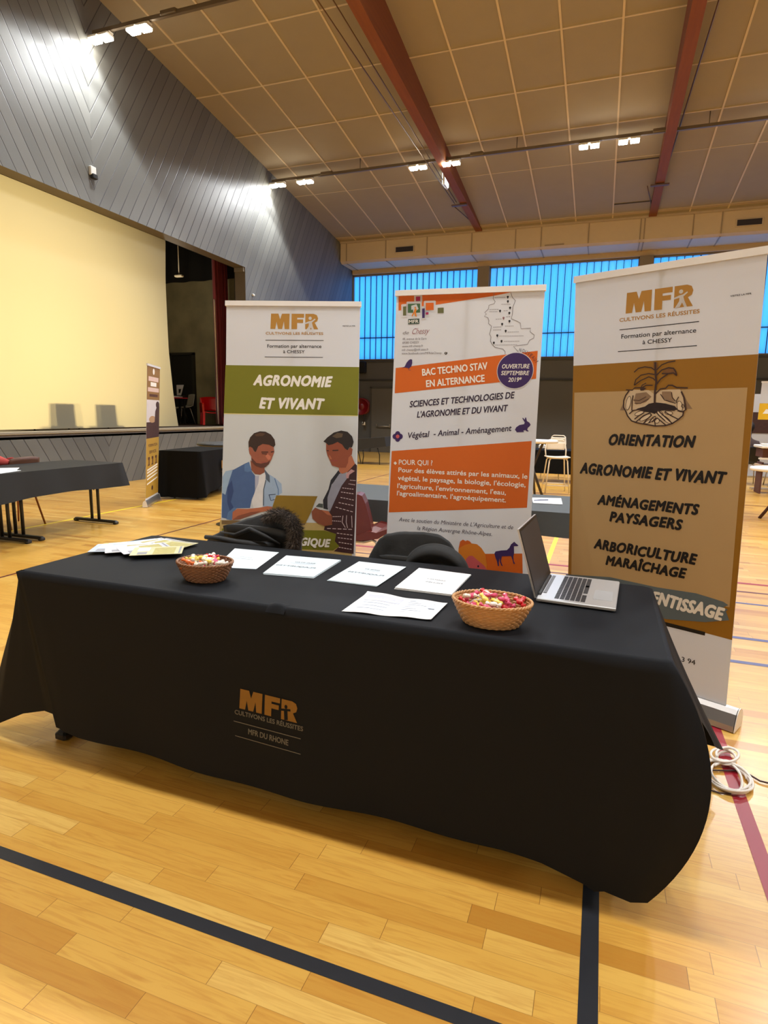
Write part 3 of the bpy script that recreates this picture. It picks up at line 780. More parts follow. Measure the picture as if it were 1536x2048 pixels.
def cloth_mesh(mb):
    ring = []
    n = len(CT)
    for i in range(n):
        a, b = CT[i], CT[(i + 1) % n]
        L = max((Vector(a[0]) - Vector(b[0])).length, (Vector(a[1]) - Vector(b[1])).length)
        k = max(1, int(L / .03))
        for j in range(k):
            s = j / k; ss = s * s * (3 - 2 * s)
            ring.append((Vector(a[0]).lerp(Vector(b[0]), s), Vector(a[1]).lerp(Vector(b[1]), ss), Vector(a[2]).lerp(Vector(b[2]), ss)))
    N = len(ring); K = 22; vs = []; fs = []
    cx, cy = (TX0 + TX1) / 2, (TY0 + TY1) / 2
    # top inset ring, then rounded edge, then the drop
    for E, H, B in ring:
        d = Vector((E.x - cx, E.y - cy)); 
        ix = E.x - math.copysign(min(.014, abs(d.x)), d.x) if abs(abs(d.x) - (TX1 - TX0) / 2) < .05 else E.x
        iy = E.y - math.copysign(.014, d.y) if abs(abs(d.y) - (TY1 - TY0) / 2) < .05 else E.y
        vs.append(Vector((ix, iy, TZ)))
    for E, H, B in ring:
        vs.append(Vector((E.x, E.y, TZ - .006)))
    for k in range(1, K + 1):
        t = k / K
        for i, (E, H, B) in enumerate(ring):
            e3 = Vector((E.x, E.y, TZ - .006)); p = e3.lerp(H, t)
            bl = 4 * t * (1 - t)
            p.x += B.x * bl; p.y += B.y * bl
            if E.y < TY0 + .02 and -2.10 < E.x < .15: p.y += fold(p.x, p.z)
            elif E.x > TX1 - .02: p.x += .010 * t * math.sin(E.y * 20) ; p.y += .012 * t * math.sin(i * .9)
            elif E.y > TY1 - .02: p.y += .02 * t * math.sin(E.x * 14)
            vs.append(p)
    for k in range(K + 1):
        for i in range(N):
            j = (i + 1) % N; fs.append([k * N + j, k * N + i, (k + 1) * N + i, (k + 1) * N + j])
    mb.add(vs, fs, M_CLOTH, True)
    # top sheet: fan from grid centre line
    nx = 60; top = []; 
    mb.add([(-1e9, 0, 0)] * 0, [], M_CLOTH)
    ringtop = list(range(N))
    mb.add([vs[i] for i in ringtop], [list(range(N))], M_CLOTH, False)
    return ring
cm = MB(); cloth_mesh(cm)
# gathered crease of the cloth over the front edge
bp = onz(553, 1213, TZ)
cm.grid(lambda u, v: (bp.x - .035 + .07 * u, TY0 - .010 + .05 * v, TZ + .001 + .010 * math.sin(PI * u) * math.sin(PI * min(1, v * 1.2)) - .02 * (1 - v) ** 4), 10, 8, M_CLOTH)
cloth = tag(cm.build('tablecloth'), 'long black cloth with a gold printed logo draped over the nearest table', 'tablecloth')
# gold logo on the front of the cloth
M_GOLD = mat('print_gold', (140, 98, 28), .6, var=.12, scale=40); M_GREYP = mat('print_grey', (104, 102, 96), .6)
lm = MB()
lp0 = Vector((-1.16, TY0 + .005, .25))
def lwarp(a, b, d):
    x = lp0.x + a; z = lp0.z + b
    t = (TZ - z) / (TZ - .08)
    return Vector((x, TY0 + .005 * t + fold(x, z) - .0015 - d, z))
lp = Print(lm, lp0, (1, 0, 0), (0, 0, 1), warp=lwarp)
lp.logo((483, 1413), (598, 1442), (483, 1374), M_GOLD, 1)
lp.ell((576, 1410), 3, 4, M_CLOTH, 2, 12); lp.line([(564, 1415), (585, 1417)], .008, M_CLOTH, 2); lp.poly([(572, 1416), (579, 1417), (580, 1436), (573, 1436)], M_CLOTH, 2)
lp.text('CULTIVONS LES RÉUSSITES', (474, 1424), (610, 1458), .016, M_GREYP, 1, off=.03)
lp.text('MFR DU RHONE', (501, 1464), (581, 1486), .020, M_GREYP, 1, off=.03)
lp.line([(472, 1438), (606, 1473)], .003, M_GREYP, 1); lp.line([(475, 1467), (606, 1503)], .003, M_GREYP, 1)
lm.build('printed_logo', None, cloth)['label'] = 'gold lettering printed on the front of the cloth'

# ================================================================== ROLL-UP BANNERS
M_VINYL = mat('banner_vinyl', (226, 227, 230), .55, var=.02, trans=.32)
M_ALU = mat('aluminium', (206, 202, 198), .3, .85); M_ALUW = mat('aluminium_light', (232, 228, 224), .35, .2); M_CAP = mat('cap_black', (18, 18, 18), .5)
W_ = mat('ink_white', (238, 234, 226), .6, var=.01); K_ = mat('ink_black', (10, 4, 6), .6, var=0)
def banner(label, tl, tr, z, lean, group=None, prints=None, base_out=.045, bs=1.0):
    TL = onz(*tl, z); TR = onz(*tr, z); TL.z = TR.z = z
    u = (TR - TL).normalized(); w = (TR - TL).length; back = Vector((-u.y, u.x, 0))
    BL = TL - back * lean; BL.z = .095
    V = (TL - BL).normalized(); H = (TL - BL).length
    t = thing('rollup_banner', label, 'banner', (BL + u * w / 2).to_tuple()[:2] + (0,), 0, group)
    O = Vector(t.location)
    q = MB(); N = u.cross(V).normalized()
    ins = .006
    q.prism([BL + u * ins - O, BL + u * (w - ins) - O, BL + u * (w - ins) + V * (H - .02) - O, BL + u * ins + V * (H - .02) - O], -N * .0012, M_VINYL)
    pr = Print(q, BL, u, V)
    n0 = len(q.v)
    if prints: prints(pr, w, H)
    for i in range(n0, len(q.v)): q.v[i] = q.v[i] - O
    q.build('graphic_panel', None, t)
    q = MB(); q.prism([TL + V * .004 - N * .010 - O, TL + V * .004 + N * .008 - O, TL - V * .026 + N * .010 - O, TL - V * .026 - N * .010 - O], u * w, M_ALUW); q.build('top_bar', None, t)
    q = MB(); q.tube([BL + u * w / 2 - N * .04 - O, TL + u * w / 2 - N * .014 - V * .02 - O], .011, M_ALU); q.build('pole', None, t)
    # cassette base
    q = MB(); c = BL - V * 0.0; fw = -back
    prof = [(-.055, .005), (-.060, .045), (-.045, .080), (-.012, .098), (.012, .098), (.030, .080), (.050, .030), (.055, .005)]
    prof = [(a * bs, b) for a, b in prof]
    q.prism([Vector((c.x, c.y, 0)) + back * (-a) + Vector((0, 0, b)) - u * base_out - O for a, b in prof], u * (w + 2 * base_out), M_ALU)
    q.build('base', None, t)
    for s in (0, 1):
        e = MB(); e.prism([Vector((c.x, c.y, 0)) + back * (-a * 1.04) + Vector((0, 0, b * 1.02)) - u * base_out * (1 if s == 0 else -1) + u * (w if s else 0) + u * (.004 if s else -.004) - O for a, b in prof], u * (.003 if s else -.003), M_ALUW)
        e.build('end_cap', None, t)
        e = MB(); cc = Vector((c.x, c.y, .006)) + u * (w * .1 if s == 0 else w * .9) - O
        e.prism([cc - back * .12 * bs - u * .02, cc - back * .12 * bs + u * .02, cc + back * .12 * bs + u * .02, cc + back * .12 * bs - u * .02], (0, 0, -.005), M_ALU); e.build('foot', None, t)
    return t

def crop(ox, oy, s): return lambda *p: [(ox + a / s, oy + b / s) for a, b in p] if len(p) > 1 else (ox + p[0][0] / s, oy + p[0][1] / s)
def logo_person(P, c, m, k=3):
    """white figure with open arms standing in the R"""
    P.ell(c((0, 0)), *[abs(c((r, 0))[0] - c((0, 0))[0]) for r in (13, 13)], m, k, 14)
    P.poly([c(q) for q in ((-46, 38), (-44, 48), (-10, 40), (-12, 62), (-38, 104), (-8, 100), (6, 72), (24, 118), (40, 114), (20, 60), (14, 34), (42, 10), (38, 2), (12, 20), (-10, 24))], m, k)

# ---- left banner
def prints1(P, w, H):
    c = crop(430, 590, 3.939); OL = mat('ink_olive', (116, 116, 8), .6, var=.03); GO = mat('ink_gold', (176, 128, 50), .6, var=.02); BK = K_
    P.logo(c((437, 267)), c((812, 270)), c((437, 147)), GO, 2)
    logo_person(P, crop(430 + 750 / 3.939, 590 + 184 / 3.939, 3.939), M_VINYL, 3)
    P.text('CULTIVONS LES RÉUSSITES', c((400, 311)), c((852, 314)), 0, GO, 2, off=.03, hpx=c((400, 292)))
    P.line(c((398, 356), (856, 359)), .0035, BK, 2); P.line(c((392, 488), (850, 492)), .0035, BK, 2)
    P.text('Formation par alternance', c((412, 415)), c((838, 417)), 0, BK, 2, off=.018, hpx=c((412, 389)))
    P.text('à CHESSY', c((538, 458)), c((706, 459)), 0, BK, 2, off=.018, hpx=c((538, 434)))
    P.text('VISITEZ LA MFR', c((1004, 249)), c((1105, 249)), 0, BK, 2, off=.03, hpx=c((1004, 240)))
    P.poly(c((83, 552), (1136, 568), (1126, 950), (70, 932)), OL, 1)
    P.poly(c((70, 932), (1126, 950), (1125, 956), (70, 938)), mat('ink_cream', (226, 214, 150), .6), 2)
    P.text('AGRONOMIE', c((305, 708)), c((905, 722)), 0, W_, 2, off=.060, space=1.10, shear=.22, jit=.04, hpx=c((305, 632)))
    P.text('ET VIVANT', c((352, 890)), c((842, 900)), 0, W_, 2, off=.060, space=1.10, shear=.22, jit=.04, hpx=c((352, 812)))
    g = crop(440, 840, 5.486)
    def col(n, r): return mat('ink_' + n, r, .6, var=.10, scale=25)
    SKY = mat('ink_sky', (204, 208, 210), .6, var=.02)
    P.poly([(448, 827.5), (715.4, 832), (704, 1118), (440, 1112)], SKY, 1)
    P.poly([(440, 1040), (706, 1048), (703, 1135), (437, 1130)], col('field', (190, 165, 104)), 1.5)
    P.poly(g((20, 1190), (920, 1208), (1140, 1212), (1300, 1250), (1320, 1380), (1240, 1432), (900, 1420), (18, 1400)), OL, 2)
    P.poly(g((1085, 915), (1130, 920), (1130, 965), (1050, 950)), col('treeline', (74, 82, 78)), 2)
    # man in the blue shirt
    P.poly(g((28, 620), (75, 560), (150, 545), (270, 480), (320, 458), (345, 560), (385, 610), (388, 780), (350, 870), (330, 965), (180, 968), (140, 1000), (130, 1095), (20, 1070)), col('denim', (72, 100, 148)), 2)
    P.poly(g((30, 620), (62, 562), (140, 550), (110, 640), (80, 740), (60, 820), (25, 800)), col('denim_pale', (152, 178, 204)), 3)
    P.poly(g((80, 740), (130, 660), (150, 780), (120, 900), (150, 960), (110, 1000), (80, 900)), col('denim_deep', (48, 72, 122)), 3)
    P.poly(g((270, 490), (318, 460), (350, 560), (300, 572), (268, 560)), col('denim_mid', (90, 122, 168)), 3)
    P.poly(g((150, 960), (185, 968), (150, 1010), (130, 1100), (70, 1090), (90, 1010)), col('denim_mid', (90, 122, 168)), 3)
    P.poly(g((485, 535), (530, 590), (610, 640), (675, 700), (682, 800), (600, 850), (575, 955), (468, 950), (475, 780), (500, 660)), col('denim_light', (158, 180, 206)), 2)
    P.poly(g((485, 535), (545, 610), (548, 690), (505, 650), (500, 600)), col('denim_collar', (84, 96, 112)), 3)
    P.line(g((505, 660), (480, 760), (478, 940)), .006, col('denim_collar', (84, 96, 112)), 3)
    P.line(g((535, 822), (610, 815)), .004, col('denim_line', (44, 58, 90)), 3); P.line(g((540, 825), (560, 885), (600, 870)), .004, col('denim_line', (44, 58, 90)), 3)
    P.line(g((600, 640), (640, 760), (640, 820)), .005, col('denim_mid', (90, 122, 168)), 3)
    P.poly(g((385, 605), (440, 605), (492, 575), (502, 610), (490, 690), (472, 780), (470, 965), (370, 968), (350, 900), (388, 770)), col('tee', (224, 222, 222)), 3)
    P.poly(g((385, 610), (430, 612), (420, 700), (385, 780)), col('tee_grey', (176, 178, 194)), 4)
    P.poly(g((335, 440), (400, 500), (490, 500), (490, 575), (440, 600), (385, 592), (345, 545)), col('skin_dark', (140, 78, 56)), 4)
    P.poly(g((322, 290), (355, 300), (375, 345), (395, 345), (420, 285), (470, 255), (540, 265), (590, 295), (597, 350), (578, 400), (568, 430), (540, 478), (500, 515), (450, 522), (395, 500), (345, 440), (345, 400), (325, 370), (316, 320)), col('skin_face', (158, 88, 64)), 5)
    P.poly(g((520, 370), (560, 400), (555, 430), (530, 440), (500, 400)), col('skin_light', (196, 116, 88)), 6)
    P.poly(g((350, 415), (400, 470), (450, 478), (520, 465), (550, 440), (540, 480), (500, 518), (450, 525), (390, 500), (350, 455)), col('beard', (92, 50, 38)), 6)
    P.line(g((455, 352), (530, 352)), .006, col('brow', (60, 30, 22)), 6); P.line(g((560, 352), (592, 346)), .006, col('brow', (60, 30, 22)), 6)
    P.line(g((460, 368), (520, 374)), .005, col('brow', (60, 30, 22)), 6); P.line(g((455, 462), (505, 466)), .004, col('lip', (150, 70, 66)), 7)
    P.poly(g((316, 305), (314, 240), (332, 190), (375, 145), (440, 124), (500, 128), (560, 160), (600, 215), (609, 275), (590, 298), (540, 272), (470, 262), (420, 290), (395, 350), (375, 340), (360, 305), (330, 292)), col('hair', (52, 32, 22)), 6)
    P.poly(g((380, 160), (440, 140), (500, 150), (470, 175), (400, 180)), col('hair_light', (84, 56, 38)), 7)
    P.poly(g((140, 1010), (190, 972), (300, 975), (430, 962), (520, 945), (585, 952), (560, 990), (450, 1010), (360, 1040), (220, 1090), (135, 1098)), col('skin_arm', (186, 108, 74)), 5)
    P.poly(g((200, 1050), (340, 1010), (450, 1000), (360, 1040), (220, 1090), (140, 1095)), col('skin_dark', (140, 78, 56)), 6)
    # golden laptop
    P.poly(g((620, 826), (1072, 836), (1040, 900), (1000, 1010), (940, 1130), (560, 1112), (575, 960), (600, 880)), col('laptop_gold', (140, 110, 24)), 6)
    P.poly(g((20, 1100), (560, 1110), (940, 1132), (930, 1150), (20, 1140)), col('laptop_edge', (120, 96, 60)), 4)
    # man in the striped jacket
    P.poly(g((1300, 550), (1325, 590), (1225, 710), (1180, 850), (1185, 985), (1135, 972), (1130, 880), (1190, 760), (1215, 660), (1270, 590)), col('shirt_black', (34, 34, 44)), 2)
    P.poly(g((1400, 560), (1485, 478), (1503, 500), (1490, 900), (1466, 1470), (1250, 1440), (1310, 1385), (1260, 1330), (1275, 1250), (1140, 1205), (1150, 1165), (1230, 1150), (1230, 1060), (1195, 1000), (1270, 850), (1330, 720), (1395, 640)), col('plaid', (58, 24, 28)), 3)
    P.poly(g((1310, 590), (1380, 578), (1395, 640), (1335, 720), (1275, 850), (1205, 1005), (1180, 960), (1180, 850), (1222, 720)), col('tee_blue', (150, 152, 168)), 4)
    ST = col('stripe', (206, 186, 190))
    for (a, b) in (((1340, 745), (1470, 760)), ((1325, 790), (1470, 810)), ((1320, 848), (1475, 880)), ((1300, 905), (1470, 940)), ((1265, 955), (1465, 1010)), ((1235, 1060), (1330, 1058)), ((1225, 1105), (1330, 1112)), ((1170, 1190), (1460, 1200)), ((1280, 1240), (1460, 1265)), ((1290, 1290), (1455, 1310)), ((1300, 1340), (1455, 1365)), ((1300, 1395), (1450, 1420)), ((1425, 660), (1490, 665)), ((1410, 700), (1485, 712))):
        n = 5
        for i in range(n):
            p0 = (a[0] + (b[0] - a[0]) * (i + .1) / n, a[1] + (b[1] - a[1]) * (i + .1) / n); p1 = (a[0] + (b[0] - a[0]) * (i + .8) / n, a[1] + (b[1] - a[1]) * (i + .8) / n)
            P.line(g(p0, p1), .0045, ST, 5)
    P.line(g((1350, 1050), (1340, 1120), (1375, 1180)), .004, ST, 5); P.line(g((1390, 1045), (1385, 1120), (1400, 1185)), .004, ST, 5); P.line(g((1445, 1050), (1450, 1180)), .004, ST, 5)
    P.poly(g((1385, 590), (1440, 540), (1480, 560), (1420, 600), (1410, 640), (1385, 640)), col('stripe_pink', (196, 150, 150)), 5)
    P.poly(g((1300, 500), (1400, 400), (1445, 390), (1482, 480), (1400, 570), (1340, 590), (1310, 570)), col('skin_arm', (186, 108, 74)), 5)
    P.poly(g((1166, 250), (1190, 270), (1240, 262), (1290, 238), (1340, 265), (1370, 310), (1400, 330), (1430, 298), (1456, 320), (1446, 380), (1410, 412), (1405, 470), (1380, 522), (1300, 522), (1230, 500), (1203, 440), (1178, 385), (1165, 330)), col('skin_two', (150, 76, 50)), 6)
    P.poly(g((1195, 380), (1215, 400), (1230, 430), (1205, 430)), col('skin_arm', (186, 108, 74)), 7)
    P.line(g((1235, 335), (1300, 332)), .007, col('brow', (60, 30, 22)), 7); P.line(g((1172, 335), (1195, 338)), .006, col('brow', (60, 30, 22)), 7); P.line(g((1220, 448), (1290, 446)), .006, col('lip', (150, 70, 66)), 7)
    P.poly(g((1135, 237), (1180, 190), (1250, 138), (1330, 116), (1400, 130), (1450, 180), (1467, 240), (1450, 300), (1420, 300), (1400, 332), (1370, 312), (1340, 268), (1290, 240), (1240, 265), (1190, 277), (1165, 252)), col('hair_black', (36, 26, 24)), 7)
    P.poly(g((1230, 180), (1290, 140), (1350, 150), (1340, 190), (1280, 200)), col('hair_light2', (96, 78, 58)), 8)
    P.poly(g((1045, 960), (1100, 985), (1190, 998), (1232, 1055), (1230, 1145), (1150, 1165), (1070, 1130), (1015, 1080), (1005, 1005)), col('skin_hand', (140, 76, 50)), 6)
    P.poly(g((1110, 985), (1190, 1000), (1225, 1050), (1180, 1040)), col('skin_arm', (186, 108, 74)), 7)
    P.text('GIQUE', g((880, 1372)), g((1192, 1392)), 0, W_, 6, off=.060, space=1.1, shear=.2, jit=.03, hpx=g((880, 1292)))
banner('olive roll-up banner reading AGRONOMIE ET VIVANT above two men at a laptop', (451, 603), (723, 605), 2.05, .20, prints=prints1)

# ---- middle banner
def prints2(P, w, H):
    c = crop(780, 570, 4.8); d = crop(760, 560, 3.531); e = crop(880, 1060, 8.084)
    OR = mat('ink_orange', (208, 96, 0), .6, var=.02); OR2 = mat('ink_amber', (214, 124, 22), .6, var=.02); PU = mat('ink_purple', (52, 24, 92), .6, var=.03)
    PK = mat('ink_pink', (200, 86, 92), .6); GR = mat('ink_green', (58, 96, 60), .6); OV = mat('ink_moss', (96, 98, 56), .6); MG = mat('ink_magenta', (160, 26, 84), .6); GY = mat('ink_grey', (120, 112, 112), .6); TX = mat('ink_dark', (40, 22, 52), .6)
    P.poly(c((82, 100), (1180, 66), (990, 106), (440, 190), (82, 246)), OR, 1)
    V = M_VINYL
    for q in ((108, 185, 170, 310), (158, 160, 305, 285), (232, 95, 310, 165), (296, 205, 350, 330), (325, 152, 440, 255), (330, 245, 390, 300)):
        P.poly(c((q[0], q[1] + 6), (q[0] + 8, q[1]), (q[2] - 8, q[1] - 3), (q[2], q[1] + 4), (q[2], q[3]), (q[0], q[3] + 4)), V, 2)
    for q, m in (((126, 205, 156, 294), OV), ((172, 178, 290, 268), GR), ((249, 110, 291, 156), MG), ((309, 224, 334, 318), PU), ((344, 170, 420, 243), OR), ((344, 260, 370, 286), MG), ((458, 217, 516, 271), OV)):
        P.poly(c((q[0], q[1] + 3), (q[2], q[1]), (q[2], q[3] - 2), (q[0], q[3])), m, 3)
    P.poly(c((205, 200), (255, 185), (275, 230), (250, 250), (252, 310), (240, 308), (236, 275), (220, 310), (206, 306), (225, 262), (222, 235), (205, 240)), V, 4)
    P.poly(c((240, 225), (258, 232), (250, 262), (258, 305), (240, 300), (236, 270), (216, 305), (208, 296), (228, 260)), OR2, 5); P.ell(c((243, 218)), 1.6, 1.6, OR2, 5, 12)
    P.poly(c((175, 328), (283, 322), (282, 374), (174, 378)), mat('ink_label_green', (52, 72, 60), .6), 3); P.text('MFR', c((182, 368)), c((274, 364)), 0, W_, 4, off=.02, hpx=c((182, 338)))
    P.text('de', c((120, 474)), c((178, 472)), 0, GY, 2, shear=.35, hpx=c((120, 444))); P.text('Chessy', c((206, 472)), c((368, 466)), 0, mat('ink_rose', (150, 100, 104), .6), 2, shear=.35, hpx=c((206, 418)))
    for s, a, b in (('48, avenue de la Gare', (120, 528), (350, 524)), ('69380 CHESSY', (120, 564), (280, 560)), ('www.mfr-chessy.fr', (117, 598), (318, 592)), ('mfr.chessy@mfr.asso.fr', (115, 634), (370, 627)), ('www.facebook.com/MFRdeChessy', (112, 667), (497, 661))):
        P.text(s, c(a), c(b), .011, GY, 2, off=.01)
    P.ell(c((537, 655)), 2.9, 2.9, K_, 2, 16); P.text('f', c((534, 662)), c((540, 662)), .011, W_, 3, off=.02)
    # map of the departments
    P.line(c((1000, 75), (990, 130), (1010, 160), (1000, 180), (950, 195), (945, 230), (910, 265), (925, 280), (905, 300), (940, 315), (950, 345), (945, 370), (975, 395), (965, 440), (955, 470), (970, 500), (965, 540), (985, 575), (1010, 600), (1085, 615), (1105, 640), (1105, 665)), .0028, GY, 2)
    P.line(c((1160, 75), (1175, 120), (1205, 150), (1180, 210), (1175, 280), (1165, 325), (1215, 345), (1250, 365), (1258, 420), (1350, 415), (1345, 450), (1385, 480), (1380, 510), (1340, 530), (1320, 570), (1240, 580), (1185, 590), (1230, 640)), .0028, GY, 2)
    for i, (x, y) in enumerate(((1131, 114), (1132, 156), (1153, 218), (1146, 268), (1057, 248), (1147, 346), (1077, 374), (1111, 440), (1030, 484), (1071, 538), (997, 554), (1090, 316))):
        m = K_ if i < 11 else mat('ink_rose', (150, 100, 104), .6)
        P.ell(c((x, y)), 2.1, 2.1, m, 3, 12); P.poly(c((x - 9, y + 3), (x + 9, y + 3), (x, y + 20)), m, 3)
    for a, b in (((1005, 120), (1112, 118)), ((1070, 186), (1160, 186)), ((955, 236), (1045, 234)), ((955, 256), (1035, 256)), ((1090, 248), (1135, 246)), ((1115, 306), (1160, 303)), ((1015, 330), (1075, 326)), ((1105, 395), (1190, 394)), ((990, 405), (1070, 402)), ((990, 432), (1070, 430)), ((1130, 452), (1240, 450)), ((1050, 490), (1285, 488)), ((1095, 541), (1245, 539)), ((1010, 577), (1225, 574))):
        n = max(2, int((b[0] - a[0]) / 16))
        for i in range(n):
            P.line(c((a[0] + (b[0] - a[0]) * i / n, a[1] + (b[1] - a[1]) * i / n), (a[0] + (b[0] - a[0]) * (i + .8) / n, a[1] + (b[1] - a[1]) * (i + .8) / n)), .0022, GY, 2)
    # orange title band, bird, round badge
    P.poly(c((55, 797), (1250, 651), (1418, 632), (1402, 900), (1040, 935), (45, 1040)), OR, 1)
    P.poly(c((110, 800), (142, 782), (160, 745), (182, 720), (200, 712), (214, 718), (214, 750), (205, 782), (185, 800), (165, 795), (140, 792)), PU, 3)
    P.line(c((178, 800), (180, 815), (200, 818)), .002, PU, 3)
    P.text('BAC TECHNO STAV', c((312, 871)), c((935, 807)), 0, W_, 3, off=.03, hpx=c((312, 808)))
    P.text('EN ALTERNANCE', c((350, 980)), c((908, 927)), 0, W_, 3, off=.03, hpx=c((350, 917)))
    P.ell(c((1201, 822)), 37.2, 36.8, V, 3, 40); P.ell(c((1201, 822)), 35.8, 35.4, PU, 4, 40)
    P.text('OUVERTURE', c((1073, 802)), c((1334, 800)), 0, W_, 5, off=.02, shear=.15, hpx=c((1073, 762)))
    P.text('SEPTEMBRE', c((1066, 865)), c((1330, 865)), 0, W_, 5, off=.02, shear=.15, hpx=c((1066, 826)))
    P.text('2019*', c((1135, 930)), c((1258, 928)), 0, W_, 5, off=.02, shear=.15, hpx=c((1135, 890)))
    for ch, a, b in (('N', (1237, 640), (1256, 644)), ('O', (1264, 646), (1284, 652)), ('U', (1290, 656), (1309, 664)), ('V', (1314, 668), (1330, 680)), ('E', (1336, 684), (1350, 696)), ('A', (1354, 700), (1370, 716)), ('U', (1374, 720), (1386, 734)), ('!', (1392, 742), (1395, 748))):
        P.text(ch, c(a), c(b), .018, TX, 4)
    P.text('SCIENCES ET TECHNOLOGIES DE', d((210, 899)), d((944, 834)), 0, TX, 2, off=.03, shear=.2, hpx=d((210, 857)))
    P.text("L'AGRONOMIE ET DU VIVANT", d((262, 972)), d((896, 926)), 0, TX, 2, off=.03, shear=.2, hpx=d((262, 930)))
    P.text('Végétal  - Animal - Aménagement', d((193, 1118)), d((926, 1066)), 0, TX, 2, off=.022, shear=.2, hpx=d((193, 1078)))
    for a, b in ((0, -18), (0, 18), (-18, 0), (18, 0)): P.ell(d((125 + a, 1105 + b)), 5.2, 5.6, PU, 2, 16)
    P.ell(d((125, 1105)), 3.6, 3.8, PK, 3, 14)
    P.poly(d((953, 1058), (962, 1040), (985, 1024), (1018, 1018), (1022, 1006), (1006, 978), (1008, 972), (1022, 986), (1026, 970), (1032, 972), (1038, 996), (1056, 1008), (1064, 1022), (1056, 1034), (1044, 1044), (1040, 1058), (1052, 1068), (1038, 1070), (1026, 1060), (1012, 1064), (1018, 1074), (966, 1076), (960, 1066)), PU, 2)
    P.poly(d((83, 1208), (1071, 1137), (1038, 1608), (62, 1641)), OR, 1)
    P.text('POUR QUI ?', d((133, 1303)), d((370, 1309)), 0, W_, 2, off=.014, hpx=d((133, 1269)))
    P.poly(d((96, 1293), (108, 1281), (120, 1294), (108, 1306)), W_, 2)
    for s, a, b in (('Pour des élèves attirés par les animaux, le', (130, 1355), (1040, 1403)), ("végétal, le paysage, la biologie, l'écologie,", (127, 1412), (1027, 1462)), ("l'agriculture, l'environnement, l'eau,", (123, 1468), (888, 1517)), ("l'agroalimentaire, l'agroéquipement.", (120, 1520), (888, 1570))):
        P.text(s, d(a), d(b), 0, W_, 2, off=.026, hpx=d((a[0], a[1] - 31)))
    P.text("Avec le soutien du Ministère de L'Agriculture et de", d((133, 1703)), d((938, 1760)), 0, TX, 2, shear=.2, hpx=d((133, 1676)))
    P.text('la Région Auvergne Rhône-Alpes.', d((262, 1764)), d((790, 1808)), 0, TX, 2, shear=.2, hpx=d((262, 1737)))
    P.poly(e((730, 385), (1330, 380), (1342, 900), (-500, 800), (-520, 400)), OR, 1)
    P.poly(e((300, 300), (325, 185), (370, 155), (415, 180), (440, 165), (480, 180), (510, 215), (500, 300)), mat('ink_tangerine', (208, 94, 12), .6), 2)
    P.poly(e((300, 300), (400, 240), (510, 215), (600, 230), (670, 290), (730, 385), (760, 560), (740, 760), (300, 700)), OR2, 3)
    P.poly(e((420, 470), (470, 418), (530, 418), (600, 480), (720, 580), (790, 700), (400, 700)), PK, 4)
    P.ell(e((618, 585)), 1.8, 2.2, TX, 5, 12)
    P.poly(e((880, 380), (900, 345), (990, 330), (1080, 325), (1120, 290), (1150, 230), (1188, 200), (1200, 188), (1212, 202), (1270, 250), (1250, 262), (1195, 262), (1198, 370), (1185, 430), (1192, 500), (1215, 545), (1190, 545), (1172, 480), (1150, 420), (1000, 425), (985, 500), (1000, 550), (1018, 580), (995, 577), (970, 520), (965, 450), (952, 520), (955, 585), (935, 582), (920, 500), (895, 440)), PU, 3)
banner('orange and white roll-up banner reading BAC TECHNO STAV EN ALTERNANCE, middle of the three', (791, 583), (1093, 571), 2.05, .16, prints=prints2)

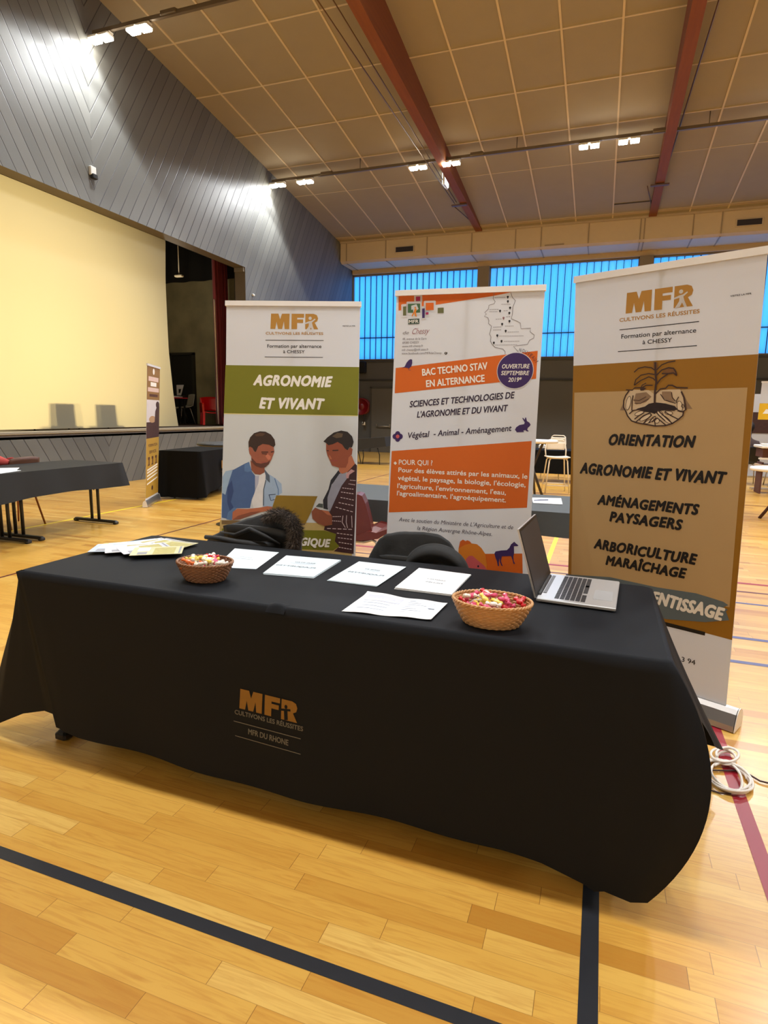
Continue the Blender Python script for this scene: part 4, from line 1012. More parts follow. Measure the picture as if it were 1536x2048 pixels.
# ---- right banner
def prints3(P, w, H):
    c = crop(1120, 490, 3.692); d = crop(1120, 980, 3.303); h = crop(1220, 710, 7.68)
    BR = mat('ink_ochre', (150, 104, 14), .6, var=.02); TN = mat('ink_tan', (184, 154, 108), .6, var=.02); GO = mat('ink_gold', (176, 128, 50), .6, var=.02)
    SL_ = mat('ink_slate', (92, 106, 114), .6, var=.06, scale=20); LN = mat('ink_sketch', (58, 34, 26), .6); HD = mat('ink_hand', (206, 184, 152), .6, var=.12, scale=30); HS = mat('ink_hand_shade', (140, 114, 88), .6, var=.2, scale=40)
    P.logo(c((485, 507)), c((980, 450)), c((485, 356)), GO, 2)
    logo_person(P, lambda q: (1120 + (895 + q[0] * 1.2) / 3.692, 490 + (344 + q[1] * 1.12 - q[0] * .12) / 3.692), M_VINYL, 3)
    P.text('CULTIVONS LES RÉUSSITES', c((440, 568)), c((1030, 502)), 0, GO, 2, off=.03, hpx=c((440, 542)))
    P.line(c((440, 627), (1028, 565)), .0035, K_, 2); P.line(c((428, 788), (1012, 743)), .0035, K_, 2)
    P.text('Formation par alternance', c((453, 692)), c((1005, 645)), 0, K_, 2, off=.018, hpx=c((453, 661)))
    P.text('à CHESSY', c((610, 733)), c((826, 716)), 0, K_, 2, off=.018, hpx=c((610, 703)))
    P.text('VISITEZ LA MFR', c((1258, 384)), c((1414, 364)), 0, K_, 2, off=.03, hpx=c((1258, 372)))
    q0 = P.uv(*c((85, 893))); q1 = P.uv(*c((1483, 805))); z0 = P.uv(*d((720, 880))); z1 = P.uv(*d((1152, 995)))
    zl = (0.006, z1[1] + (z0[1] - z1[1]) * (w - .006) / (z1[0] - z0[0]) * 1.0)
    P.polyuv([(.006, q0[1]), (w - .006, q1[1]), (w - .006, z1[1]), (.006, z0[1] + (z0[1] - z1[1]) * (z0[0] - .006) / (z1[0] - z0[0]))], BR, 1)
    P.poly([c((107, 1090)), c((1385, 1052)), d((1120, 775)), d((75, 560))], TN, 2)
    P.poly(d((40, 556), (330, 575), (640, 642), (900, 682), (975, 705), (1080, 738), (1112, 760), (1078, 775), (1110, 790), (1096, 800), (1118, 860), (960, 872), (700, 852), (500, 790), (300, 730), (40, 690)), SL_, 3)
    P.text('APPRENTISSAGE', d((405, 694)), d((1062, 856)), 0, W_, 4, off=.060, space=1.1, shear=.2, jit=.03, hpx=d((405, 622)))
    P.poly(d((300, 770), (720, 878), (960, 938), (957, 962), (720, 903), (300, 795)), K_, 2)
    P.text('3 94', d((803, 1131)), d((893, 1156)), 0, K_, 2, off=.016, hpx=d((803, 1100)))
    for s, a, b, t_ in (('ORIENTATION', c((358, 1472)), c((978, 1494)), c((358, 1398))), ('AGRONOMIE ET VIVANT', c((150, 1684)), c((1206, 1764)), c((150, 1612))), ('AMÉNAGEMENTS', d((250, 93)), d((903, 164)), d((250, 34))), ('PAYSAGERS', d((330, 204)), d((796, 260)), d((330, 144))), ('ARBORICULTURE', d((226, 383)), d((888, 491)), d((226, 324))), ('MARAÎCHAGE', d((305, 489)), d((818, 582)), d((305, 432)))):
        P.text(s, a, b, 0, K_, 4, off=.060, space=1.10, shear=.22, jit=.04, hpx=t_)
    # seedling held in two hands
    P.poly(h((155, 850), (205, 740), (240, 620), (300, 545), (340, 545), (250, 700), (230, 850)), HS, 3)
    P.poly(h((1080, 525), (1130, 600), (1180, 700), (1270, 830), (1180, 825), (1150, 700)), HS, 3)
    P.poly(h((300, 545), (360, 530), (600, 540), (680, 600), (690, 740), (560, 790), (430, 830), (340, 850), (300, 905), (245, 850), (215, 790), (215, 700), (245, 620)), HD, 4)
    P.poly(h((700, 600), (760, 545), (900, 530), (1080, 527), (1140, 650), (1168, 850), (1130, 872), (1040, 850), (1000, 780), (860, 750), (700, 735)), HD, 4)
    P.poly(h((245, 855), (300, 900), (430, 845), (520, 850), (640, 890), (720, 862), (840, 850), (1030, 842), (1130, 872), (1120, 930), (1050, 990), (960, 1050), (850, 1082), (700, 1088), (560, 1060), (420, 1035), (330, 1010), (270, 930)), HD, 4)
    P.poly(h((400, 590), (560, 570), (640, 640), (560, 720), (400, 760), (370, 700)), HS, 5); P.poly(h((800, 560), (940, 560), (960, 660), (1000, 720), (880, 700), (800, 650)), HS, 5)
    P.poly(h((365, 860), (430, 820), (540, 790), (600, 748), (700, 728), (780, 735), (860, 745), (1000, 785), (1050, 840), (940, 855), (840, 852), (740, 862), (690, 905), (620, 880), (520, 872), (450, 840)), mat('ink_soil', (34, 18, 18), .7, var=.5, scale=60), 6)
    for L_, wd in (([(300, 545), (245, 620), (215, 700), (212, 800), (245, 860), (275, 935), (335, 1010), (420, 1040), (560, 1065), (700, 1090), (850, 1084), (960, 1052), (1050, 992), (1122, 930), (1135, 870)], .006), ([(1100, 560), (1140, 650), (1168, 840), (1120, 872), (1040, 850)], .007), ([(340, 850), (345, 700), (360, 620)], .005), ([(300, 905), (360, 850), (440, 840), (520, 850), (525, 885), (450, 930), (380, 985)], .005), ([(400, 1030), (520, 930), (620, 885), (645, 920), (560, 1000), (520, 1050)], .005), ([(600, 1040), (660, 960), (700, 940), (712, 965), (650, 1030)], .005), ([(700, 1085), (690, 1010), (730, 965), (770, 1000), (860, 1075)], .005), ([(960, 1050), (860, 960), (740, 850), (715, 880), (760, 930), (850, 1010)], .005), ([(1050, 985), (940, 930), (845, 870), (870, 845), (1000, 850)], .005), ([(1110, 760), (1100, 790), (1125, 815), (1145, 790), (1130, 760), (1110, 755)], .003), ([(780, 600), (840, 690), (940, 720), (1010, 740)], .004), ([(1020, 740), (1030, 690), (1060, 640)], .004), ([(950, 570), (960, 650), (1010, 710)], .004), ([(360, 690), (450, 700), (560, 640)], .003), ([(380, 740), (470, 745), (600, 670)], .003), ([(690, 740), (695, 560), (715, 420), (705, 300), (700, 110)], .009), ([(700, 600), (780, 520), (860, 510), (900, 465), (960, 465), (1030, 500), (1200, 505)], .006), ([(250, 535), (350, 540), (380, 505), (500, 500), (560, 465), (660, 465)], .005), ([(560, 430), (500, 460), (470, 530)], .004), ([(375, 265), (440, 205), (540, 182), (640, 195), (690, 230)], .005), ([(375, 465), (400, 380), (480, 310), (600, 285), (690, 300)], .005), ([(375, 465), (480, 390), (600, 335), (670, 360), (695, 390)], .005), ([(720, 230), (800, 150), (900, 110), (1010, 90)], .005), ([(720, 310), (800, 230), (900, 195), (980, 205), (1010, 250), (1030, 315)], .006), ([(800, 285), (900, 285), (980, 275), (1030, 315)], .006), ([(720, 450), (780, 370), (850, 320), (890, 295)], .006)):
        P.line(h(*L_), wd, LN, 7)
    FG = mat('ink_finger', (222, 202, 172), .6, var=.1, scale=30)
    for x, y, a, b, r in ((455, 895, 78, 34, .35), (545, 960, 100, 34, .55), (610, 1015, 80, 26, .5), (775, 900, 62, 36, -.75), (905, 888, 66, 32, -.1), (860, 985, 110, 34, -.65), (720, 1010, 46, 40, -.3), (1075, 790, 46, 90, .2), (285, 740, 40, 110, -.15)):
        P.ell(h((x, y)), a / 7.68, b / 7.68, LN, 5.4, 22, rot=r); P.ell(h((x, y)), (a - 9) / 7.68, (b - 9) / 7.68, FG, 5.8, 22, rot=r)
    P.poly(h((820, 250), (900, 210), (980, 215), (1025, 300), (960, 280), (820, 285)), mat('ink_leaf', (120, 78, 34), .6, var=.3, scale=40), 6)
    P.poly(h((670, 100), (730, 110), (735, 200), (700, 245), (670, 190)), mat('ink_leaf', (120, 78, 34), .6, var=.3, scale=40), 6)
    P.poly(h((470, 520), (520, 495), (560, 510), (520, 545), (470, 548)), LN, 6)
banner('tall ochre roll-up banner reading ORIENTATION with hands holding a seedling, rightmost behind the stand', (1149, 555), (1540, 493), 2.06, -.17, prints=prints3)

# ---- far ochre banner near the stage
def prints4(P, w, H):
    c = crop(280, 720, 5.389)
    A = mat('ink_bronze', (140, 104, 50), .6); Y = mat('ink_mustard', (178, 140, 50), .6); PKI = mat('ink_blush', (216, 188, 176), .6); WH = W_; DK = mat('ink_umber', (84, 48, 28), .6); PHO = mat('ink_photo_sky', (208, 202, 204), .6); BRN = mat('ink_photo_brown', (66, 38, 32), .6, var=.4, scale=30)
    def row(y0, y1, x0, x1, m, k):   # fractions of the panel
        P.polyuv([(w * x0, H * (1 - y1)), (w * x1, H * (1 - y1)), (w * x1, H * (1 - y0)), (w * x0, H * (1 - y0))], m, k)
    row(.01, .255, .01, .99, A, 1); row(.255, .42, .01, .99, PHO, 1); row(.42, .54, .01, .99, BRN, 1); row(.54, .985, .01, .99, Y, 1)
    P.ell((w * .5, H * .955), .055, .045, WH, 2, 16, px=False)
    row(.085, .118, .12, .88, PKI, 2); row(.125, .155, .28, .72, WH, 2); row(.165, .195, .08, .92, PKI, 2); row(.212, .232, .2, .84, DK, 2)
    P.polyuv([(w * .99, H * .70), (w * .80, H * .70), (w * .66, H * .66), (w * .62, H * .58), (w * .72, H * .5), (w * .99, H * .48)], BRN, 2); P.ell((w * .84, H * .71), .11, .05, BRN, 2, 14, px=False)
    P.ell((w * .45, H * .60), .2, .05, mat('ink_photo_tan', (176, 140, 104), .6), 2, 14, px=False)
    P.text('FORMATION', (w * .18, H * .395), (w * .86, H * .395), .04, DK, 2, off=.04, px=False); P.text('SERVICES', (w * .24, H * .345), (w * .78, H * .345), .04, DK, 2, off=.04, px=False)
    for x in (.15, .42, .70): row(.68, .70, x, x + .14, DK, 2); row(.70, .735, x + .05, x + .12, DK, 2); row(.735, .745, x, x + .14, DK, 2)
    for y in (.765, .785, .81, .835, .87): P.line([(w * .1, H * (1 - y - .012)), (w * .9, H * (1 - y + .012))], .022, WH, 2, px=False)
    P.ell((w * .5, H * .075), .05, .035, BRN, 2, 12, px=False)
banner('narrow looking ochre roll-up banner standing far left in front of the stage', (294, 727), (320, 735), 2.02, -.11, prints=prints4, base_out=.02, bs=.6)

# ================================================================== THINGS ON THE MAIN TABLE
M_PAPER = mat('paper', (244, 246, 248), .7, var=.01); M_PBLUE = mat('paper_bluish', (222, 236, 244), .7, var=.01); M_INK = mat('toner', (84, 96, 112), .7)
M_PLINE = mat('toner_pale', (160, 172, 196), .7)
def paper_stack(name, label, px, m, h, lines, n=4, group=None):
    p = [onz(a, b, TZ + h) for a, b in px]
    c = sum(p, Vector()) / 4; t = thing(name, label, 'papers', (c.x, c.y, TZ + .0008), 0, group)
    O = Vector(t.location)
    for k in range(n):
        q = MB(); z0 = h * k / n; z1 = h * (k + .92) / n
        dx, dy = (random.uniform(-.0035, .0035), random.uniform(-.0035, .0035)) if k < n - 1 else (0, 0)
        bot = [Vector((v.x - O.x + dx, v.y - O.y + dy, z0)) for v in p]
        q.prism(bot, (0, 0, z1 - z0), m)
        o = q.build('sheet', None, t)
    # print on the top sheet, read from behind the table
    q = MB(); top = TZ + h + .0012
    # origin: far right corner as seen; text runs from right to left in the photo
    p0 = Vector((p[2].x, p[2].y, top)); U = (p[1] - p[2]); wd = U.length; U.normalize(); V = (p[3] - p[2]); hh = V.length; V.normalize()
    V = -V
    p0 = Vector((p[3].x, p[3].y, top)); 
    P = Print(q, Vector((p[2].x, p[2].y, top)), U, (p[3] - p[2]).normalized() * -1, step=.0004)
    # U x V must point up
    sgn = U.cross((p[3] - p[2]).normalized() * -1).z
    P.N = Vector((0, 0, 1))
    for s, u0, u1, v, hc in lines:
        if s: P.text(s, (wd * u0, -hh * v), (wd * u1, -hh * v), hc, M_INK, 1, off=.006, px=False)
        else: P.line([(wd * u0, -hh * v), (wd * u1, -hh * v)], hc, M_PLINE, 1, px=False)
    for i in range(len(q.v)): q.v[i] = q.v[i] - O
    q.build('printed_text', None, t)
    return t
# corners: near-left, far-left, far-right, near-right
paper_stack('paper_sheet', 'pale blue sheet lying beside the left candy basket, far left of the four stacks', [(432, 1134), (470, 1097), (558, 1105), (513, 1138)], M_PBLUE, .0012, [('FICHES', .38, .62, .48, .008), ('INSCRIPTION', .30, .72, .58, .008)], 2)
paper_stack('paper_stack', 'stack of pale blue leaflets titled PLAQUETTES BAC, second stack from the left', [(527, 1146), (573, 1111), (682, 1120), (627, 1154)], M_PBLUE, .006, [('BAC STAV', .30, .66, .36, .011), ('', .3, .7, .41, .002), ('PLAQUETTES', .18, .86, .60, .014)])
paper_stack('paper_stack', 'stack of pale blue leaflets titled PLAQUETTES, third stack from the left', [(656, 1160), (718, 1123), (812, 1134), (755, 1172)], M_PBLUE, .004, [('3EME ET', .34, .66, .36, .011), ('', .3, .7, .41, .002), ('PLAQUETTES', .14, .86, .58, .014), ('', .3, .5, .97, .002)])
paper_stack('paper_stack', 'stack of white forms titled FICHES CONTACT, nearest the laptop', [(790, 1175), (838, 1136), (942, 1149), (903, 1189)], M_PAPER, .007, [('CONTACT', .30, .64, .50, .011), ('FICHES', .30, .60, .64, .011)])
# open form sheet near the front edge
q = MB()
fa, fb, fc, fd = [onz(a, b, TZ + .003) for a, b in ((683, 1222), (735, 1185), (895, 1208), (862, 1241))]
def ff(u, v):
    p = fa.lerp(fd, u).lerp(fb.lerp(fc, u), v)
    p.z = TZ + .0025 + .0035 * math.sin(u * 6.5) ** 2 + .006 * (max(0, v - .8) * 5) ** 2 * (1 - u) ** 3 + .004 * u ** 6
    return p
q.grid(ff, 20, 12, M_PAPER, th=.0004)
form = tag(q.build('form_sheet'), 'white registration form with a blue heading box lying near the front table edge', 'papers')
q = MB()
def fpoly(u0, v0, u1, v1, m, n=6):
    q.grid(lambda a, b: ff(u0 + (u1 - u0) * a, v0 + (v1 - v0) * b) + Vector((0, 0, .0009)), n, 2, m)
M_LAV = mat('print_lavender', (206, 210, 232), .7)
fpoly(.06, .62, .50, .90, M_LAV, 10)
for k_ in range(5): fpoly(.10 + .02 * (k_ % 2), .80 - .0 - k_ * .04 if k_ < 2 else .50 - (k_ - 2) * .14, .42, .815 - k_ * .04 if k_ < 2 else .515 - (k_ - 2) * .14, M_PLINE)
for k_ in range(7): fpoly(.58, .84 - k_ * .10, .66 + .08 * (k_ % 3), .855 - k_ * .10, M_PLINE)
for k_ in range(4): fpoly(.84, .80 - k_ * .08, .93, .812 - k_ * .08, M_PLINE)
fpoly(.86, .53, .93, .56, M_INK)
q.build('printed_text', None, form)

# fan of leaflets
M_LF = [mat('leaflet_a', (206, 208, 218), .6, var=.15, scale=40), mat('leaflet_b', (212, 206, 164), .6, var=.2, scale=30), mat('leaflet_c', (190, 202, 218), .6, var=.15, scale=40), mat('leaflet_d', (222, 222, 226), .6, var=.1, scale=40)]
M_LP = mat('leaflet_print', (186, 176, 108), .6, var=.3, scale=60); M_LG = mat('leaflet_grey', (150, 152, 160), .6)
def leaflet(px_c, ang, k, label):
    c = onz(*px_c, TZ)
    t = thing('leaflet', label, 'leaflet', (c.x, c.y, TZ + .0012 + k * .0021), ang, 'fanned leaflets')
    w, h = .155, .215
    b = MB(); b.box((0, 0, 0), (w, h, .0016), M_LF[k % 4]); b.build('cover', None, t)
    b = MB(); z = .0012
    b.box((.01, .03, z), (w * .8, .09, .0004), M_LP); b.box((-.03, -.06, z), (.07, .05, .0004), M_PAPER); b.box((.045, -.06, z), (.04, .04, .0004), M_LG); b.box((0, .095, z), (.13, .008, .0004), M_LG)
    b.build('printed_cover', None, t)
FAN = [((240, 1094), -.95), ((258, 1091), -.75), ((276, 1090), -.55), ((297, 1090), -.38), ((318, 1092), -.2), ((340, 1097), -.02), ((236, 1101), -1.05), ((262, 1102), -.8), ((290, 1104), -.6), ((316, 1110), -.98)]
ORD = ('at the far left tip, lowest', 'second from the far left', 'third from the far left', 'at the back middle', 'at the back right', 'rightmost at the back, by the basket', 'at the front left, lying over the tip', 'second along the front', 'in the middle of the front row', 'on top, nearest the viewer')
for k_, ((p, a), l) in enumerate(zip(FAN, ORD)): leaflet(p, a, k_, 'leaflet of the fan by the left basket, ' + l)

# candy baskets
M_WICK = [mat('wicker_honey', (196, 146, 92), .5, var=.25, scale=60, coat=.3), mat('wicker_brown', (138, 92, 58), .5, var=.3, scale=60, coat=.3)]
def basket(label, cx, cy, rx, ry, h, side, n_c, m):
    t = thing('candy_basket', label, 'basket', (cx, cy, TZ + .001))
    NA = 48; rows = 11
    b = MB()
    def R(z): return .66 + .34 * (z / h) ** .8
    for i in range(rows):          # woven strands
        z = .004 + (h - .012) * i / (rows - 1); pts = []
        for k in range(NA * 2):
            a = 2 * PI * k / (NA * 2); wv = math.sin(NA / 2 * a + (PI if i % 2 else 0)) * .0022
            r = R(z); pts.append((math.cos(a) * (rx * r + wv), math.sin(a) * (ry * r + wv), z))
        b.tube(pts, .0040, m, n=6, closed=True)
    b.build('woven_side', None, t)
    s = MB()
    for k in range(NA // 2):
        a = 2 * PI * k / (NA / 2) + .065
        s.tube([(math.cos(a) * rx * R(z), math.sin(a) * ry * R(z), z) for z in (.003, h * .3, h * .6, h - .004)], .0022, m, n=5)
    s.build('spokes', None, t)
    f = MB(); f.lathe([(.001, .004), (.64, .004), (.66, .006)], M_WICK[1], 32, sx=rx, sy=ry); f.build('basket_floor', None, t)
    r = MB()
    for q_ in range(2):
        pts = []
        for k in range(160):
            a = 2 * PI * k / 160; tw = a * 26 + q_ * PI
            pts.append((math.cos(a) * (rx + .002 * math.cos(tw)), math.sin(a) * (ry + .002 * math.cos(tw)), h + .0028 * math.sin(tw)))
        r.tube(pts, .0036, m, n=6, closed=True)
    r.build('rim', None, t)
    # candies
    P0 = [('red', (200, 16, 30)), ('white', (240, 226, 214)), ('yellow', (240, 204, 84)), ('pink', (214, 74, 112)), ('cream', (244, 222, 186)), ('orange', (230, 110, 40))]
    for k in range(n_c):
        lay = 0 if k < n_c * .35 else (1 if k < n_c * .72 else 2)
        rr = math.sqrt(random.random()) * (.60, .72, .80)[lay]; a = random.uniform(0, 2 * PI)
        z = TZ + .034 + lay * .019 + random.uniform(0, .004) + .008 * (1 - rr)
        nm, cl = P0[random.choice((0, 0, 1, 1, 2, 3, 4, 4, 5) if side == 'left' else (0, 0, 1, 1, 2, 2, 3, 3, 4))]
        c = MB(); mm = mat('wrapper_' + nm, cl, .25, var=.25, scale=120, coat=.5)
        c.lathe([(.0005, -.026), (.0095, -.024), (.0060, -.017), (.0020, -.0125), (.0080, -.010), (.0102, 0), (.0080, .010), (.0020, .0125), (.0060, .017), (.0095, .024), (.0005, .026)], mm, 10, sx=1, sy=.75)
        o = c.build('candy'); rr *= 1.0
        o.location = (cx + math.cos(a) * rr * rx, cy + math.sin(a) * rr * ry, z)
        o.rotation_euler = (PI / 2 + random.uniform(-.35, .35), random.uniform(-.3, .3), random.uniform(0, PI))
        tag(o, nm + ' wrapped candy in the ' + side + ' wicker basket on the table', 'candy', 'candies in the ' + side + ' basket')
basket('honey wicker basket full of candies beside the leaflet fan', -1.400, 1.872, .110, .088, .070, 'left', 62, M_WICK[1])
basket('light oval wicker basket of candies in front of the laptop', -.286, 1.806, .122, .092, .075, 'right', 58, M_WICK[0])

# laptop
M_SIL = mat('laptop_silver', (206, 206, 206), .35, .5, var=.01); M_KEY = mat('key_dark', (52, 52, 54), .5); M_SCR = mat('screen_dark', (58, 56, 60), .4, var=.1); M_LBK = mat('laptop_dark_grey', (60, 60, 60), .5)  # last one: darker grey for the laptop's underside and hinge
h0, h1, g1, g0 = onz(1072, 1196, TZ + .016), onz(1101, 1147, TZ + .016), onz(1241, 1163, TZ + .016), onz(1230, 1212, TZ + .016)
org = (h0 + h1) / 2; ydir = (h1 - h0); Lw = .362; ang = math.atan2(-(ydir.x), ydir.y)
dep = ((g0 - h0).length + (g1 - h1).length) / 2
lt = thing('laptop', 'open silver laptop with a dark screen turned to the right end of the table', 'laptop', (org.x, org.y, TZ + .001), ang)
b = MB(); b.box((dep / 2, 0, .0095), (dep, Lw, .012), M_SIL, bev=.003); b.box((dep / 2, 0, .002), (dep - .02, Lw - .03, .004), M_LBK); b.build('body', None, lt)
kx0, kx1 = dep * .22, dep * .62
b = MB(); nr = 6; nk = 15
for r_ in range(nr):
    for c_ in range(nk):
        if r_ == 5 and 4 <= c_ <= 8:
            if c_ == 4: b.box((kx0 + (r_ + .5) * (kx1 - kx0) / nr, 0.005, .0162), ((kx1 - kx0) / nr * .84, .11, .0015), M_KEY)
            continue
        b.box((kx0 + (r_ + .5) * (kx1 - kx0) / nr, -Lw / 2 + .022 + (c_ + .5) * (Lw - .044) / nk, .0162), ((kx1 - kx0) / nr * .84, (Lw - .044) / nk * .86, .0015), M_KEY)
b.build('keyboard', None, lt)
b = MB(); b.box((dep * .82, -.045, .0157), (dep * .24, .12, .0006), mat('touchpad_grey', (168, 168, 168), .4)); b.build('touchpad', None, lt)
b = MB(); b.box((dep * .075, .02, .0165), (dep * .045, Lw * .70, .002), mat('speaker_grey', (120, 120, 122), .5)); b.build('speaker_grille', None, lt)
b = MB(); b.tube([(.004, -Lw * .38, .016), (.004, Lw * .38, .016)], .007, M_LBK); b.build('hinge', None, lt)
T0 = Vector((-.075, 0, .245)); 
ld_ = T0.normalized(); lid = MB(); Hh = .248
nrm = Vector((ld_.z, 0, -ld_.x))
def lidbox(mb, u0, u1, y0, y1, d0, d1, m):
    base = Vector((0, 0, .016)); pts = []
    for d in (d0, d1):
        for u, y in ((u0, y0), (u0, y1), (u1, y1), (u1, y0)): pts.append(base + ld_ * u + Vector((0, y, 0)) + nrm * d)
    mb.add(pts, [[3, 2, 1, 0], [4, 5, 6, 7], [0, 1, 5, 4], [1, 2, 6, 5], [2, 3, 7, 6], [3, 0, 4, 7]], m)
lidbox(lid, 0, Hh, -Lw / 2, Lw / 2, -.006, 0, M_SIL); lid.build('lid', None, lt)
lid = MB(); lidbox(lid, .002, Hh - .002, -Lw / 2 + .002, Lw / 2 - .002, 0, .0015, mat('bezel_black', (26, 26, 28), .35)); bz = lid.build('bezel', None, lt)
lid = MB(); lidbox(lid, .022, Hh - .012, -Lw / 2 + .010, Lw / 2 - .010, .0015, .002, M_SCR); lid.build('display', None, bz)

# ================================================================== CHAIRS AND COATS BEHIND THE TABLE
M_COAT = mat('coat_black', (16, 16, 17), .65, var=.3, scale=18, bump=.2, bscale=30, sheen=.08)
M_FUR = mat('fur_brown', (118, 104, 92), .8, var=.6, scale=25); M_FURD = mat('fur_dark', (52, 44, 40), .8, var=.4, scale=25)
M_SHELL_BLK = mat('shell_black', (28, 28, 28), .5); M_SHELL_RED = mat('shell_oxblood', (96, 26, 16), .4, var=.12, scale=6, coat=.2)
shell_chair('stacking_chair', 'chair behind the table hidden under the fur trimmed coat', M_SHELL_BLK, M_STEEL, (-1.62, 2.85, 0), 0)
shell_chair('stacking_chair', 'chair behind the table covered by the plain black jacket', M_SHELL_BLK, M_STEEL, (-.80, 2.84, 0), 0, sc_=.9)
def blob(fn, nu, nv, m, name, parent=None, th=0.0):
    b = MB(); b.grid(fn, nu, nv, m, th=th); return b.build(name, None, parent)
# jacket on the centre chair: outline traced at the chair back
def drape(name, label, prof, y, depth, m, zlow, bump_=.012, seed=0):
    xs = [p[0] for p in prof]
    def top(x):
        for (a, za), (c_, zc) in zip(prof, prof[1:]):
            if a <= x <= c_:
                s = (x - a) / (c_ - a); return za + (zc - za) * (s * s * (3 - 2 * s) * .35 + s * .65)
        return prof[-1][1]
    x0, x1 = xs[0], xs[-1]
    b = MB()
    def f(u, v):            # v 0 back low -> .5 ridge -> 1 front low
        x = x0 + (x1 - x0) * u; zt_ = top(x); a = PI * v
        yy = y - math.cos(a) * depth * (-1) * -1
        k = abs(math.cos(a)) ** 1.3
        z = zt_ - k * (zt_ - zlow)
        n = noise.noise(Vector((x * 9 + seed, v * 3.1, z * 9))) * bump_ * 2 + noise.noise(Vector((x * 26 + seed, v * 4, z * 14))) * bump_
        pin = math.sin(PI * min(1, max(0, u))) ** .3
        return (x + n * .5, y - math.cos(a) * depth * (.35 + .65 * pin) * -1 * -1 + n, z + n * .35 * (1 if 0 < v < 1 else 0))
    b.grid(f, 60, 44, m, th=.006)
    return tag(b.build(name), label, 'coat')
pj = [ony(a, b_, 2.64) for a, b_ in ((738, 1125), (744, 1106), (752, 1090), (762, 1075), (780, 1064), (805, 1060.5), (850, 1061), (880, 1066), (900, 1080), (916, 1102), (933, 1132), (940, 1150))]
jk = drape('black_jacket', 'plain black jacket hung over the back of the middle chair behind the table', [(v.x, v.z) for v in pj], 2.61, .09, M_COAT, .42, .004)
pa = ony(872, 1092, 2.56)
q = MB(); q.grid(lambda u, v: (pa.x + .15 * math.cos(PI * (1 - u)) * (1 - .25 * v), 2.585 - .035 * math.sin(PI * v) - .01 * math.sin(PI * u), pa.z - .13 + (.135 * math.sin(PI * u)) * (1 - .45 * v) - .02 * v), 30, 8, M_COAT, th=.006); q.build('hood', None, jk)
pc = [ony(a, b_, 2.64) for a, b_ in ((408, 1092), (432, 1068), (455, 1058), (470, 1045), (500, 1036), (530, 1028), (560, 1030), (590, 1040), (604, 1062), (608, 1105))]
ct = drape('hooded_coat', 'black coat with a grey brown fur trimmed hood heaped behind the table', [(v.x, v.z) for v in pc], 2.62, .10, M_COAT, .45, .008, 5)
q = MB(); s0 = ony(411, 1074, 2.52); s1 = ony(470, 1084, 2.50); s2 = ony(520, 1092, 2.54)
q.tube([s0, s0.lerp(s1, .5) + Vector((0, 0, .004)), s1, s2, ony(560, 1090, 2.60)], [.011, .014, .016, .022, .03], M_COAT, n=10); q.build('sleeve', None, ct)
q = MB(); q.tube([ony(440, 1064, 2.56), ony(470, 1070, 2.545), ony(500, 1058, 2.53), ony(530, 1072, 2.53), ony(560, 1088, 2.54)], [.004, .010, .012, .010, .004], M_COAT, n=8); q.build('collar_fold', None, ct)
# fur ruff: a curved roll bristling with hairs
q = MB(); path = [ony(a, b_, 2.58) for a, b_ in ((532, 1040), (546, 1030), (564, 1030), (582, 1040), (591, 1058), (591, 1078), (583, 1096))]
rad = [.016, .028, .036, .040, .040, .036, .024]
for v, r_ in zip(path, rad): pass
q.tube(path, [r * .8 for r in rad], M_FURD, n=10)
for k_ in range(5200):
    s = random.random() * (len(path) - 1.001); i = int(s); p = path[i].lerp(path[i + 1], s - i); r = rad[i] + (rad[i + 1] - rad[i]) * (s - i)
    d = Vector((random.gauss(0, 1), random.gauss(-.3, 1), random.gauss(.1, 1))).normalized()
    tn = (path[i + 1] - path[i]).normalized(); a = p + d * r * .7; L = random.uniform(.014, .034)
    e_ = a + (d * .75 + tn * random.uniform(-.2, .7) + Vector((0, 0, -.25))).normalized() * L
    wv = d.cross(tn).normalized() * .0011
    q.add([a - wv, a + wv, (a + e_) / 2 + wv * .8 + Vector((0, 0, .002)), e_, (a + e_) / 2 - wv * .8 + Vector((0, 0, .002))], [[0, 1, 2, 3, 4]], M_FUR if random.random() < .6 else M_FURD)
o = q.build('fur_trim', None, ct); o['label'] = 'grey brown fur trim'; o['kind'] = 'stuff'

# oxblood chair behind the left banner
cp = ony(722, 1080, 3.75)
rc = thing('stacking_chair', 'oxblood plastic shell chair standing between the left and middle banners', 'chair', (cp.x + .02, 3.85, 0), PI * .5)
def to_local(o, v):
    return (Matrix.Rotation(-o.rotation_euler[2], 3, 'Z') @ (Vector(v) - Vector(o.location)))
oute = [ony(a, b_, 3.75) for a, b_ in ((700, 992), (716, 989), (724, 992), (731, 1008), (738, 1035), (745, 1066), (747, 1076), (740, 1080), (720, 1082), (700, 1080))]
q = MB(); q.prism([to_local(rc, v) for v in oute], to_local(rc, Vector(rc.location) + Vector((-.10, .30, -.02))), M_SHELL_RED); q.build('backrest', None, rc)
oute = [ony(a, b_, 3.72) for a, b_ in ((736, 1062), (752, 1066), (775, 1058), (776, 1066), (756, 1078), (742, 1080), (700, 1082), (700, 1076))]
q = MB(); q.prism([to_local(rc, v) for v in oute], to_local(rc, Vector(rc.location) + Vector((-.05, .40, 0))), M_SHELL_RED); q.build('seat', None, rc)
q = MB(); fr = [ony(a, b_, 3.76) for a, b_ in ((702, 1082), (728, 1084), (744, 1080), (752, 1084), (754, 1092), (755, 1180))]; fr[-1].z = 0.01; q.tube([to_local(rc, v) for v in fr], .010, M_STEEL); q.build('leg', None, rc)
